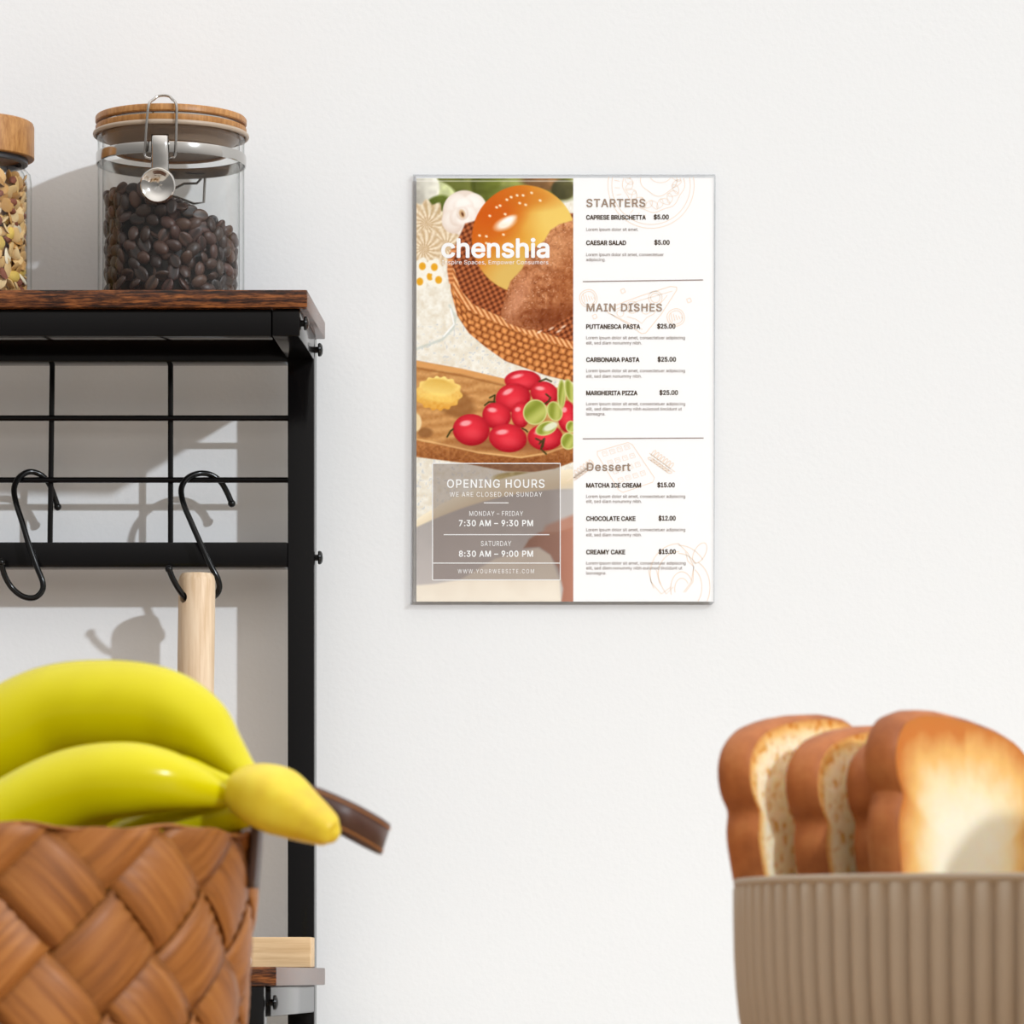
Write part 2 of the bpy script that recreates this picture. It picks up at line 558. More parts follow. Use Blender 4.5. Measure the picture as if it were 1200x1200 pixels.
# ------------------------------------------------------------------ coffee jar
SZ = 1.2866                                   # top of the upper board
JC = Vector((-0.3535, -0.072, SZ))
jar = thing('coffee_jar', JC, 'round clip-top glass jar of dark coffee beans with bamboo lid on the shelf', 'jar')
RB = 0.0498
gp = [(0.0, 0.0003), (RB - .006, .0003), (RB - .002, .0012), (RB - .0002, .004), (RB, .008), (RB, .1135), (RB + .0005, .1165), (RB - .0005, .118),
      (RB - .0025, .118), (RB - .0030, .1165), (RB - .0030, .010), (RB - .0045, .006), (RB - .010, .0045), (0.0, .0045)]
MB().lathe(gp, 72, JC).build('glass_body', M_glass, jar)
# lid: disc, groove, second disc, plug
MB().lathe([(0.0, .1265), (.0507, .1265), (.0515, .1272), (.0515, .1302), (.0508, .1312), (.049, .1317), (0.0, .1317)], 72, JC).build('lid', M_bamboo, jar)
MB().lathe([(0.0, .1246), (.0485, .1246), (.0485, .1266), (0.0, .1266)], 72, JC).build('lid_groove', M_steel, jar)
MB().lathe([(0.0, .1200), (.0510, .1200), (.0514, .1207), (.0514, .1240), (.0508, .1247), (0.0, .1247)], 72, JC).build('lid_ring', M_bamboo, jar)
g = [(.0518 + .0014 * math.cos(a), .1190 + .0016 * math.sin(a)) for a in np.linspace(0, 2 * PI, 10, endpoint=False)]
MB().lathe(g, 72, JC, closed=True).build('gasket', M_gasket, jar)
MB().lathe([(0.0, .1082), (.0385, .1082), (.0400, .1090), (.0420, .1130), (.0462, .1160), (.0466, .1200), (0.0, .1200)], 72, JC).build('lid_plug', M_plug, jar)
MB().lathe([(.0370, .1068), (.0394, .1068), (.0394, .1082), (.0370, .1082)], 72, JC, closed=True).build('lid_plug_ring', M_bamboo, jar)
bz0, bz1 = 0.0985, 0.1058
MB().lathe([(RB + .0003, bz0), (RB + .0011, bz0 - .0002), (RB + .0013, bz0 + .0008), (RB + .0013, bz1 - .0008), (RB + .0011, bz1), (RB + .0003, bz1)], 72, JC, closed=True).build('clamp_band', M_steel, jar)
def JP(px, py, off):
    """point on the jar's front at a pixel, off metres outside the glass"""
    d = 0.12
    for _ in range(4):
        p = P(px, py, d)
        dx = p.x - JC.x
        d = -JC.y + math.sqrt(max((RB + off) ** 2 - dx * dx, 1e-6))
    return P(px, py, d)
# bail wire
loop = [JP(188, 186, .0030), JP(178, 186, .0030), JP(171.5, 184.5, .0032), JP(169.6, 180, .0034), JP(170.4, 170, .0040), JP(171.5, 150, .0050), JP(173.6, 128, .0052)]
la = loop[-1]; rpnt = JP(207, 128, .0052)
zt = JC.z + .1335
mxl = (la.x + rpnt.x) / 2
loop += [Vector((la.x + .0010, la.y + .001, zt - .0022)), Vector((la.x + .0036, la.y + .004, zt + .0007)), Vector((mxl - .0038, la.y + .0055, zt + .0029)), Vector((mxl, la.y + .006, zt + .0036)), Vector((mxl + .0038, la.y + .0055, zt + .0029)),
         Vector((rpnt.x - .0036, rpnt.y + .004, zt + .0007)), Vector((rpnt.x - .0010, rpnt.y + .001, zt - .0022))]
loop += [rpnt, JP(206.6, 150, .0050), JP(206, 170, .0040), JP(205.4, 180, .0034), JP(203, 184.5, .0032), JP(197, 186, .0030)]
MB().tube([Vector(p) for p in spline([tuple(p) for p in loop], 5)], 0.00095, 10).build('bail_wire', M_wire, jar)
# latch lever: curved strip with dished thumb disc
vs, fs = [], []
ys = [(157.5, .0052), (160, .0068), (170, .0074), (182, .0074), (192, .0068), (200, .0066), (206, .0070)]
for (y, off) in ys:
    for (x, o2) in ((177.5, -.0012), (180, 0), (187, .0005), (194.5, 0), (197.5, -.0012)):
        vs.append(JP(x, y, off + o2))
for i in range(len(ys) - 1):
    for q in range(4):
        fs.append((i * 5 + q, (i + 1) * 5 + q, (i + 1) * 5 + q + 1, i * 5 + q + 1))
m = MB().add(vs, fs)
dc = JP(185, 217, .0075)
rings = [(0.0, -.0026), (.0045, -.0022), (.0080, -.0008), (.0098, .0010), (.0110, .0016), (.0117, .0010), (.0117, -.0004)]
nrm = (Vector((dc.x - JC.x, dc.y - JC.y, 0))).normalized()
nrm = (nrm + Vector((0, 0, -.10))).normalized()
ax = Vector((0, 0, 1)).cross(nrm).normalized(); ay = nrm.cross(ax)
vs, fs = [], []
for r, h in rings:
    for q in range(28):
        a = 2 * PI * q / 28
        vs.append(dc + ax * (r * math.cos(a)) + ay * (r * math.sin(a)) + nrm * (h * 1.0))
for i in range(len(rings) - 1):
    for q in range(28):
        fs.append((i * 28 + q, i * 28 + (q + 1) % 28, (i + 1) * 28 + (q + 1) % 28, (i + 1) * 28 + q))
m.add(vs, fs)
lat = m.build('latch', M_steel, jar, sharp=60)
sm = lat.modifiers.new('thickness', 'SOLIDIFY'); sm.thickness = 0.0007; sm.offset = 0
# hinge wires at the back
bk = [(-.010, .094), (-.002, .0915), (.006, .094), (.016, .0955)]
def JB(dx, z, off=.002):
    return Vector((JC.x + dx, JC.y + math.sqrt((RB + off) ** 2 - dx * dx), JC.z + z))
hw = MB()
hw.tube([JB(-.012, .0905), JB(-.004, .0920), JB(.003, .0955), JB(.012, .0955), JB(.018, .1015)], .0010, 8)
hw.tube([JB(-.012, .0880), JB(-.002, .0860), JB(.010, .0815), JB(.017, .0820), JB(.018, .1015)], .0010, 8)
hw.tube([JB(-.020, .1015), JB(.0, .1035), JB(.022, .1015)], .0012, 8)
hw.tube([JB(-.012, .0905), JB(-.016, .089), JB(-.012, .0880)], .0010, 8)
hw.build('hinge_wire', M_wire, jar)

def bean_mesh():
    nl, ns = 9, 12
    vs, fs, cl = [], [], []
    for i in range(nl + 1):
        th = PI * i / nl
        for q in range(ns):
            a = 2 * PI * q / ns + PI / 2
            x = math.cos(th); r = math.sin(th)
            y = r * math.cos(a); z = r * math.sin(a)
            gro = (q == ns // 2)
            zz = z * (0.85 if z > 0 else 0.45)
            dark = 1.0
            if gro and 0 < i < nl:
                zz += 0.30 * r; dark = 0.25
            vs.append((x, y, zz)); cl.append(dark)
    for i in range(nl):
        for q in range(ns):
            fs.append((i * ns + q, i * ns + (q + 1) % ns, (i + 1) * ns + (q + 1) % ns, (i + 1) * ns + q))
    return np.array(vs), fs, np.array(cl)

def rand_rot(normal, spread):
    nv = np.array(normal) + rng.normal(0, spread, 3)
    nv /= np.linalg.norm(nv)
    t = rng.normal(size=3); t -= nv * t.dot(nv); t /= np.linalg.norm(t)
    return np.stack([t, np.cross(nv, t), nv], 1)      # columns: x,y,z axes

BV, BF, BC = bean_mesh()
def bean_top(x):
    pts = [(-.41, 1.364), (-.392, 1.3665), (-.370, 1.3665), (-.352, 1.3585), (-.335, 1.3500), (-.318, 1.3420), (-.300, 1.335)]
    return float(np.interp(x, [p[0] for p in pts], [p[1] for p in pts]))
mb = MB()
placed = np.zeros((0, 3))
layers = [(.0426, 3600), (.0365, 2200)]
RI = RB - .003
for rad, tries in layers:
    for _ in range(tries):
        a = rng.uniform(0, 2 * PI)
        r = rad + rng.uniform(-.0008, .0006)
        x, y = JC.x + r * math.cos(a), JC.y + r * math.sin(a)
        zt_ = bean_top(x) - .002
        z = rng.uniform(SZ + .0088, zt_)
        p = np.array((x, y, z))
        if len(placed) and np.min(np.sum((placed - p) ** 2, 1)) < .0069 ** 2: continue
        placed = np.vstack([placed, p])
        s = rng.uniform(.92, 1.1)
        sgn = 1 if rng.random() < .55 else -1
        R = rand_rot((sgn * math.cos(a), sgn * math.sin(a), 0), .28)
        q = (BV * np.array([.0057, .0042, .0034]) * s) @ R.T + p
        rr = np.hypot(q[:, 0] - JC.x, q[:, 1] - JC.y)
        f = np.minimum(1, (RI - .0003) / np.maximum(rr, 1e-6))
        q[:, 0] = JC.x + (q[:, 0] - JC.x) * f; q[:, 1] = JC.y + (q[:, 1] - JC.y) * f
        q[:, 2] = np.maximum(q[:, 2], SZ + .0050)
        tone = np.array([.036, .0175, .0120]) * rng.uniform(.5, 2.2) * np.array([1, rng.uniform(.85, 1.0), rng.uniform(.8, 1.05)])
        mb.add(q.tolist(), BF, 0, [(tone[0] * c, tone[1] * c, tone[2] * c, 1) for c in BC])
for _ in range(900):                       # loose top
    a = rng.uniform(0, 2 * PI); r = .042 * math.sqrt(rng.random())
    x, y = JC.x + r * math.cos(a), JC.y + r * math.sin(a)
    p = np.array((x, y, bean_top(x) - rng.uniform(0.001, .004)))
    if np.min(np.sum((placed - p) ** 2, 1)) < .0066 ** 2: continue
    placed = np.vstack([placed, p])
    R = rand_rot((0, 0, rng.choice([-1, 1])), .5)
    q = (BV * np.array([.0060, .0045, .0036])) @ R.T + p
    tone = np.array([.030, .015, .011]) * rng.uniform(.6, 1.6)
    mb.add(q.tolist(), BF, 0, [(tone[0] * c, tone[1] * c, tone[2] * c, 1) for c in BC])
# dark heart of the pile
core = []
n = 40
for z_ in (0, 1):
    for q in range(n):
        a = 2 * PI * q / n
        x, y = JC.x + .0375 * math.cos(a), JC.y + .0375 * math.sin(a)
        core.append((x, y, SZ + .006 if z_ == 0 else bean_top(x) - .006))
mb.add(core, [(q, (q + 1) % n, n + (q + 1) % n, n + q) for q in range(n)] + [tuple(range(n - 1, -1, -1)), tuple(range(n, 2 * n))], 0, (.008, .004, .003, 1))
beans = mb.build('coffee_beans', M_bean, None, origin=(JC.x, JC.y, SZ + .005), attr='tone', sharp=50)
tag(beans, 'heap of dark roasted coffee beans inside the clip-top jar', 'coffee beans', kind='stuff')

# ------------------------------------------------------------------ oat jar
OC = Vector((-0.4870, -0.078, SZ))
oj = thing('oat_jar', OC, 'glass jar of oat cereal with plain screw-on bamboo lid at the left edge', 'jar')
RO = 0.0386
gp = [(0.0, .0003), (.030, .0003), (.0345, .0016), (.0372, .005), (RO, .011), (RO, .086), (.0378, .0915), (.0345, .0950), (.0335, .0965), (.0335, .1045),
      (.0315, .1045), (.0315, .0955), (.0340, .0915), (RO - .0030, .085), (RO - .0030, .0125), (.0330, .0075), (.028, .005), (0.0, .005)]
MB().lathe(gp, 64, OC).build('glass_body', M_glass, oj)
MB().lathe([(0.0, .1020), (.0398, .1020), (.0404, .1026), (.0404, .1240), (.0396, .1262), (.0380, .1272), (0.0, .1276)], 64, OC).build('lid', M_bamboo, oj)
MB().lathe([(.0318, .0985), (.0360, .0985), (.0360, .1020), (.0318, .1020)], 64, OC, closed=True).build('lid_collar', plain('dark_seal', (.05, .05, .055, 1), .4), oj)
def flake_mesh():
    nl, ns = 6, 9
    vs, fs = [], []
    for i in range(nl + 1):
        th = PI * i / nl
        for q in range(ns):
            a = 2 * PI * q / ns
            vs.append((math.cos(th), math.sin(th) * math.cos(a), math.sin(th) * math.sin(a)))
    for i in range(nl):
        for q in range(ns):
            fs.append((i * ns + q, i * ns + (q + 1) % ns, (i + 1) * ns + (q + 1) % ns, (i + 1) * ns + q))
    return np.array(vs), fs
FV, FF = flake_mesh()
mb = MB(); placed = np.zeros((0, 3))
RI = RO - .0032
tones = [(.68, .41, .16), (.74, .50, .23), (.60, .33, .11), (.52, .26, .07), (.78, .57, .30), (.70, .45, .18)]
for rad, tries in ((.0325, 2400), (.0285, 1300)):
    for _ in range(tries):
        a = rng.uniform(0, 2 * PI)
        r = rad + rng.uniform(-.0012, .0012)
        p = np.array((OC.x + r * math.cos(a), OC.y + r * math.sin(a), rng.uniform(SZ + .009, SZ + .0885)))
        if len(placed) and np.min(np.sum((placed - p) ** 2, 1)) < .0045 ** 2: continue
        placed = np.vstack([placed, p])
        R = rand_rot((math.cos(a), math.sin(a), 0), .65)
        u = rng.random()
        if u < .035: tone, dim = (.72, .50, .12), (.0058, .0046, .0035)
        elif u < .12: tone, dim = (.22, .07, .04), (.0045, .0028, .0022)
        elif u < .2: tone, dim = (.84, .74, .55), (.0062, .0042, .0011)
        else: tone, dim = tones[rng.integers(len(tones))], (rng.uniform(.0045, .0064), rng.uniform(.0034, .0047), .0009)
        bend = FV.copy(); bend[:, 2] += .9 * (bend[:, 0] ** 2) * rng.uniform(-.8, .8)
        q = (bend * np.array(dim)) @ R.T + p
        rr = np.hypot(q[:, 0] - OC.x, q[:, 1] - OC.y)
        f = np.minimum(1, RI / np.maximum(rr, 1e-6))
        q[:, 0] = OC.x + (q[:, 0] - OC.x) * f; q[:, 1] = OC.y + (q[:, 1] - OC.y) * f
        q[:, 2] = np.maximum(q[:, 2], SZ + .0056)
        w = rng.uniform(.85, 1.12)
        mb.add(q.tolist(), FF, 0, (min(tone[0] * w, .95), min(tone[1] * w, .9), tone[2] * w, 1))
mb.lathe([(0.0, .007), (.0285, .007), (.0285, .083), (0.0, .083)], 32, OC)
mb.c[-128:] = [(.30, .16, .06, 1)] * 128
oats = mb.build('oat_cereal', M_oat, None, origin=(OC.x, OC.y, SZ + .0055), attr='tone', sharp=50)
tag(oats, 'pale oat flakes with yellow raisins filling the left glass jar', 'cereal', kind='stuff')

# ------------------------------------------------------------------ menu sign: printed sheet in a clear acrylic holder
SD = 0.0036                                  # distance of the sheet's face from the wall
def ellm(X, Y, cx, cy, rx, ry, ang=0.0, soft=1.0):
    a = math.radians(ang)
    dx, dy = X - cx, Y - cy
    u = (dx * math.cos(a) + dy * math.sin(a)) / rx
    w = (-dx * math.sin(a) + dy * math.cos(a)) / ry
    r = np.sqrt(u * u + w * w)
    return np.clip((1 - r) * min(rx, ry) / soft + .5, 0, 1), u, w
def polym(X, Y, pts, soft=1.0):
    pts = np.array(pts, float)
    inside = np.zeros(X.shape, bool)
    dmin = np.full(X.shape, 1e9)
    for i in range(len(pts)):
        (x0, y0), (x1, y1) = pts[i - 1], pts[i]
        cond = ((y0 > Y) != (y1 > Y))
        with np.errstate(divide='ignore', invalid='ignore'):
            xi = (x1 - x0) * (Y - y0) / (y1 - y0 if y1 != y0 else 1e-9) + x0
        inside ^= cond & (X < xi)
        ll = (x1 - x0) ** 2 + (y1 - y0) ** 2 + 1e-9
        t = np.clip(((X - x0) * (x1 - x0) + (Y - y0) * (y1 - y0)) / ll, 0, 1)
        dmin = np.minimum(dmin, np.hypot(X - x0 - t * (x1 - x0), Y - y0 - t * (y1 - y0)))
    sgn = np.where(inside, dmin, -dmin)
    return np.clip(sgn / soft + .5, 0, 1)
def linem(X, Y, pts, w, soft=1.0):
    dmin = np.full(X.shape, 1e9)
    pts = np.array(pts, float)
    for (x0, y0), (x1, y1) in zip(pts[:-1], pts[1:]):
        ll = (x1 - x0) ** 2 + (y1 - y0) ** 2 + 1e-9
        t = np.clip(((X - x0) * (x1 - x0) + (Y - y0) * (y1 - y0)) / ll, 0, 1)
        dmin = np.minimum(dmin, np.hypot(X - x0 - t * (x1 - x0), Y - y0 - t * (y1 - y0)))
    return np.clip((w / 2 - dmin) / soft + .5, 0, 1)
def vnoise(X, Y, s, seed):
    r = np.random.default_rng(seed)
    g = r.random((256, 256))
    x, y = X / s + 50, Y / s + 50
    xi, yi = np.floor(x).astype(int), np.floor(y).astype(int)
    fx, fy = x - xi, y - yi
    fx = fx * fx * (3 - 2 * fx); fy = fy * fy * (3 - 2 * fy)
    G = lambda a, b: g[a % 256, b % 256]
    return (G(xi, yi) * (1 - fx) + G(xi + 1, yi) * fx) * (1 - fy) + (G(xi, yi + 1) * (1 - fx) + G(xi + 1, yi + 1) * fx) * fy

PX0, PX1, PY0, PY1 = 488.0, 671.8, 209.0, 705.0
RES = 1.4
NX, NY = int((PX1 - PX0) * RES), int((PY1 - PY0) * RES)
gx = np.linspace(PX0, PX1, NX); gy = np.linspace(PY0, PY1, NY)
X, Y = np.meshgrid(gx, gy)
C = np.zeros((NY, NX, 3))
def put(mask, col):
    global C
    col = np.asarray(col, float)
    C = C * (1 - mask[..., None]) + col * mask[..., None]
def grad(t, a, b):
    t = np.clip(t, 0, 1)[..., None]
    return np.asarray(a, float) * (1 - t) + np.asarray(b, float) * t
N1, N2, N3 = vnoise(X, Y, 5, 1), vnoise(X, Y, 2.2, 2), vnoise(X, Y, 12, 3)
# knitted cloth
put(np.ones_like(X), grad(N1 * .6 + N2 * .4, (224, 213, 192), (250, 248, 240)))
put(np.clip((N2 - .72) * 4, 0, 1) * (Y > 380), (205, 205, 205))
# foliage at the top
put(polym(X, Y, [(488, 205), (672, 205), (672, 232), (560, 262), (530, 262), (488, 240)], 8), grad(N3, (88, 96, 42), (150, 152, 78)))
for cx, cy, rx, ry, an, c in ((512, 226, 24, 14, 20, (196, 202, 150)), (497, 222, 18, 22, 10, (226, 220, 206)), (512, 240, 16, 10, -25, (92, 104, 40)),
                              (575, 222, 26, 18, 35, (110, 118, 48)), (590, 240, 16, 22, 10, (126, 138, 62)), (607, 216, 22, 12, -10, (160, 166, 88)),
                              (640, 215, 30, 8, 8, (150, 110, 70)), (660, 222, 14, 12, 0, (88, 84, 54)), (574, 248, 9, 14, 30, (120, 130, 40))):
    m_, u, w = ellm(X, Y, cx, cy, rx, ry, an, 3)
    put(m_, grad(.5 + u * .4 - w * .3 + (N1 - .5) * .4, np.array(c) * .75, np.minimum(np.array(c) * 1.15, 255)))
# dried flowers
for fx, fy, fr in ((500, 262, 26), (522, 288, 24), (497, 292, 22)):
    aa = np.arctan2(Y - fy, X - fx); rr = np.hypot(X - fx, Y - fy) / fr
    m_ = np.clip((1 + .10 * np.sin(aa * 11) - rr) * fr / 3 + .5, 0, 1)
    put(m_ * .95, grad(.5 + .45 * np.sin(aa * 15 + rr * 5) - .35 * (rr < .3) + (N2 - .5) * .5, (206, 176, 136), (244, 228, 202)))
# rose: overlapping petals around a bud
for cx, cy, rx, ry, an, sh in ((544, 249, 25, 26, 0, .35), (533, 243, 13, 17, 25, .75), (557, 242, 13, 16, -25, .9), (560, 258, 11, 15, 20, .7), (548, 268, 17, 10, 5, .85), (530, 260, 12, 14, -25, .6),
                               (543, 241, 12, 10, 0, .95), (551, 252, 9, 12, -15, .8), (536, 254, 9, 11, 15, .7), (543, 258, 10, 7, 0, .9), (542, 250, 7, 8, 0, .6)):
    m_, u, w = ellm(X, Y, cx, cy, rx, ry, an, 1.6)
    e_ = np.sqrt(u * u + w * w)
    put(m_, grad(sh * .55 + .45 - np.clip(e_ - .55, 0, 1) * .5 - w * .14, (206, 176, 156), (253, 247, 240)))
m_, u, w = ellm(X, Y, 541.5, 250.5, 3.4, 5, -20, 2); put(m_ * .8, (200, 156, 104))
m_, u, w = ellm(X, Y, 542, 251, 1.3, 2.6, -20, 1); put(m_, (104, 60, 34))
# rattan basket inside, rim, outer wall
put(polym(X, Y, [(528, 300), (545, 262), (590, 250), (672, 250), (672, 404), (627, 391), (592, 377), (549, 358), (530, 332)], 2),
    grad(.5 + .7 * np.sin(X * .75 + Y * .3) * np.sin(Y * .7 - X * .2), (104, 48, 26), (190, 108, 62)))
outer = [(528, 302), (531, 332), (549, 358), (592, 377), (627, 391), (672, 404), (672, 448), (640, 440), (592, 423), (568, 406), (549, 390), (536, 370), (528, 340)]
rimy = np.interp(gx, [528, 531, 536, 549, 592, 627, 672], [318, 332, 342, 358, 377, 391, 404])[None, :]
tt_ = (Y - rimy) * .93 + (N3 - .5) * 2
ss_ = X * .93 + Y * .37 + (N1 - .5) * 1.4
row = np.floor(tt_ / 7.0)
wv = np.abs(np.sin(PI * (ss_ / 9.0 + row * .5))) ** .7 * np.abs(np.sin(PI * tt_ / 7.0)) ** .5
put(polym(X, Y, outer, 1.5), grad(wv * 1.0 + (N2 - .5) * .35 - .02, (132, 66, 28), (236, 160, 92)))
put(linem(X, Y, [(529, 318), (536, 342), (552, 360), (592, 378), (630, 392), (672, 405)], 8, 1.5), grad(.5 + .5 * np.sin(X * 1.15 - Y * .7) + (N2 - .5) * .3, (186, 104, 52), (248, 194, 136)))
put(linem(X, Y, [(529, 330), (527, 316), (528, 303), (533, 290)], 6, 2), grad(.5 + .5 * np.sin(Y * 1.2), (176, 98, 50), (232, 158, 100)))
# daisies
for cx, cy in ((495, 312), (504, 324), (514, 328), (492, 330), (509, 313)):
    for q in range(5):
        a = q * 1.257 + cx
        m_, u, w = ellm(X, Y, cx + 4.5 * math.cos(a), cy + 6 * math.sin(a), 4.5, 4.5, 0, 1.5); put(m_ * .95, (246, 242, 230))
    m_, u, w = ellm(X, Y, cx, cy, 4, 4.5, 0, 1.5); put(m_, (232, 168, 42))
# bun
m_, u, w = ellm(X, Y, 614, 280, 61, 63, 0, 1.5)
t = (X - 560) / 120 + (Y - 219) / 260
put(m_, grad(t * 1.0 + (N3 - .5) * .12, (205, 92, 18), (236, 196, 84)))
m2, _, _ = ellm(X, Y, 652, 252, 30, 34, 20, 30); put(m_ * m2 * .85, (240, 206, 112))
m2, _, _ = ellm(X, Y, 608, 325, 46, 26, -10, 24); put(m_ * m2 * .95, (222, 186, 102))
m2, _, _ = ellm(X, Y, 582, 250, 24, 34, 40, 26); put(m_ * m2 * .75, (206, 88, 18))
m2, _, _ = ellm(X, Y, 620, 232, 34, 12, 0, 12); put(m_ * m2 * .6, (206, 112, 30))
m2, _, _ = ellm(X, Y, 592, 262, 12, 6, -25, 5); put(m2 * .95, (255, 246, 232))
m2, _, _ = ellm(X, Y, 597, 257, 7, 3, -25, 4); put(m2, (255, 255, 250))
for (sx, sy) in ((599, 231), (606, 229), (613, 229), (623, 226), (633, 235), (609, 238), (616, 240), (592, 251), (582, 243), (574, 253), (562, 276), (570, 277), (561, 286), (590, 275), (586, 241), (570, 285), (594, 234)):
    m2, _, _ = ellm(X, Y, sx, sy, 1.8, 1.3, 30, 1); put(m2, (252, 226, 186))
# croissant
cp = [(672, 258), (655, 263), (645, 270), (638, 282), (620, 295), (612, 315), (598, 330), (592, 348), (587, 368), (593, 378), (618, 387), (645, 384), (672, 368)]
m_ = polym(X, Y, cp, 2)
put(m_, grad(N1 * .45 + N2 * .4 + .25 - (Y - 262) / 420, (134, 66, 32), (226, 160, 112)))
put(m_ * np.clip((vnoise(X, Y, 1.3, 9) - .74) * 5, 0, 1) * .6, (246, 206, 170))
put(m_ * np.clip((vnoise(X, Y, 3.1, 11) - .74) * 5, 0, 1) * .5, (104, 46, 20))
put(m_ * linem(X, Y, [(640, 284), (622, 300), (634, 316), (660, 318)], 3, 4) * .45, (120, 58, 28))
m2, _, _ = ellm(X, Y, 606, 352, 9, 24, 25, 14); put(m_ * m2 * .55, (226, 164, 130))
m2, _, _ = ellm(X, Y, 652, 290, 16, 22, 30, 14); put(m_ * m2 * .35, (226, 168, 120))
m2, _, _ = ellm(X, Y, 650, 372, 40, 14, -8, 14); put(m_ * m2 * .6, (110, 46, 18))
m2, _, _ = ellm(X, Y, 664, 330, 14, 30, 10, 18); put(m_ * m2 * .4, (150, 78, 36))
for (sx, sy) in ((632, 389), (646, 385), (655, 388), (660, 383)):
    m2, _, _ = ellm(X, Y, sx, sy, 3.5, 1.2, -30, 1); put(m2 * .8, (252, 220, 190))
# glass stem in front of the cloth
put(linem(X, Y, [(527, 358), (534, 372), (531, 385), (518, 398), (488, 409)], 3, 2) * .55, (186, 196, 190))
put(linem(X, Y, [(520, 394), (532, 380), (528, 362)], 1.6, 1.2) * .9, (252, 252, 250))
# board
brd = [(486, 422), (540, 432), (591, 444), (630, 452), (672, 456), (672, 541), (650, 549), (627, 553), (592, 552), (540, 542), (486, 535)]
put(polym(X, Y, brd, 1.5), grad(.5 + .4 * np.sin(Y * .55 + X * .07 + N3 * 4) * .5 + (N2 - .5) * .3, (176, 116, 62), (224, 172, 110)))
put(linem(X, Y, [(486, 426), (540, 435), (591, 447), (610, 450)], 6, 2) * .9, (222, 160, 96))
put(linem(X, Y, [(486, 431), (540, 440), (591, 452)], 2, 2) * .6, (150, 92, 46))
put(polym(X, Y, [(486, 516), (520, 522), (560, 531), (610, 537), (640, 533), (672, 522), (672, 541), (650, 549), (627, 553), (592, 552), (540, 542), (486, 535)], 2),
    grad(N2 * .5 + .5 - (Y - 515) / 60, (124, 66, 30), (206, 140, 82)))
put(linem(X, Y, [(486, 514), (520, 521), (560, 530), (610, 536), (640, 531), (672, 520)], 1.8, 1.5) * .8, (238, 192, 130))
# cookie with its shadow
m_, _, _ = ellm(X, Y, 532, 472, 26, 16, 25, 5); put(m_ * .65, (136, 86, 44))
ang = np.arctan2(Y - 461, X - 514)
rr = np.hypot((X - 514) / 27, (Y - 461) / 19.5)
m_ = np.clip((1 + .055 * np.sin(ang * 14) - rr) * 18 / 1.3 + .5, 0, 1)
put(m_, grad((Y - 440) / 42 + (N2 - .5) * .3, (252, 226, 140), (226, 160, 62)))
m_, u, w = ellm(X, Y, 514, 454, 19, 10, 8, 3); put(m_ * .8, grad(w * .5 + .5, (216, 166, 70), (252, 226, 136)))
m_, u, w = ellm(X, Y, 514, 466, 20, 5, 8, 3); put(m_ * .5, (254, 222, 120))
m_, _, _ = ellm(X, Y, 498, 507, 9, 6, 0, 3); put(m_ * .8, (140, 92, 52))
m_, _, _ = ellm(X, Y, 487, 495, 7, 11, 0, 2); put(m_, (240, 214, 166))
# tomatoes
m_, _, _ = ellm(X, Y, 590, 522, 60, 8, 3, 6); put(m_ * .45, (110, 50, 26))
for zx, zy, rx, ry, an in ((1110, 560, 60, 105, 0), (815, 320, 122, 70, 0), (960, 405, 96, 78, 20), (750, 435, 118, 95, -12), (640, 555, 97, 90, 20), (800, 550, 62, 88, 0), (470, 650, 124, 106, 5), (965, 700, 118, 88, 0), (715, 705, 128, 95, 8)):
    cx, cy = 470 + zx / 5.714, 390 + zy / 5.714
    m_, u, w = ellm(X, Y, cx, cy, rx / 5.714, ry / 5.714, an, 1.2)
    r2 = u * u + w * w
    put(m_, grad(r2 * .75 + w * .22 + u * .12, (232, 52, 66), (158, 14, 28)))
    m2, _, _ = ellm(X, Y, cx - rx * .3 / 5.714, cy - ry * .42 / 5.714, rx * .30 / 5.714, ry * .17 / 5.714, an - 15, 2); put(m2 * .8, (252, 190, 190))
    m2, _, _ = ellm(X, Y, cx + rx * .1 / 5.714, cy + ry * .25 / 5.714, rx * .45 / 5.714, ry * .3 / 5.714, an, 5); put(m2 * .3, (244, 96, 104))
for pts in ([(568, 475), (573, 471), (580, 471)], [(574, 466), (580, 463), (579, 470)], [(524, 512), (528, 505), (531, 503)], [(632, 447), (640, 444), (646, 447)],
            [(640, 462), (645, 466), (643, 470), (636, 475)], [(628, 514), (636, 518), (634, 526), (640, 532)], [(632, 520), (638, 514), (636, 524)], [(612, 502), (616, 504), (618, 506)]):
    put(linem(X, Y, pts, 2.0, 1.2) * .95, (62, 58, 26))
for cx, cy, rx, ry, an in ((627, 483, 14, 15, 20), (650, 482, 9, 12, -20), (640, 502, 13, 8, -20), (658, 462, 5, 17, 0), (668, 458, 6, 14, -15), (666, 517, 9, 10, 0), (669, 500, 6, 7, 0)):
    m_, u, w = ellm(X, Y, cx, cy, rx, ry, an, 1.3)
    put(m_, (212, 214, 140))
    m_, u, w = ellm(X, Y, cx, cy, rx - 1.4, ry - 1.4, an, 1.3)
    put(m_, grad(.5 + .5 * np.sin(u * 3 + w * 2), (140, 150, 54), (190, 194, 102)))
m_, _, _ = ellm(X, Y, 645, 500, 9, 4, -25, 2); put(m_ * .8, (238, 240, 226))
# cloth under the board and leaf
m_, _, _ = ellm(X, Y, 602, 559, 24, 6, -3, 2); put(m_, grad(N1, (150, 128, 60), (206, 186, 120)))
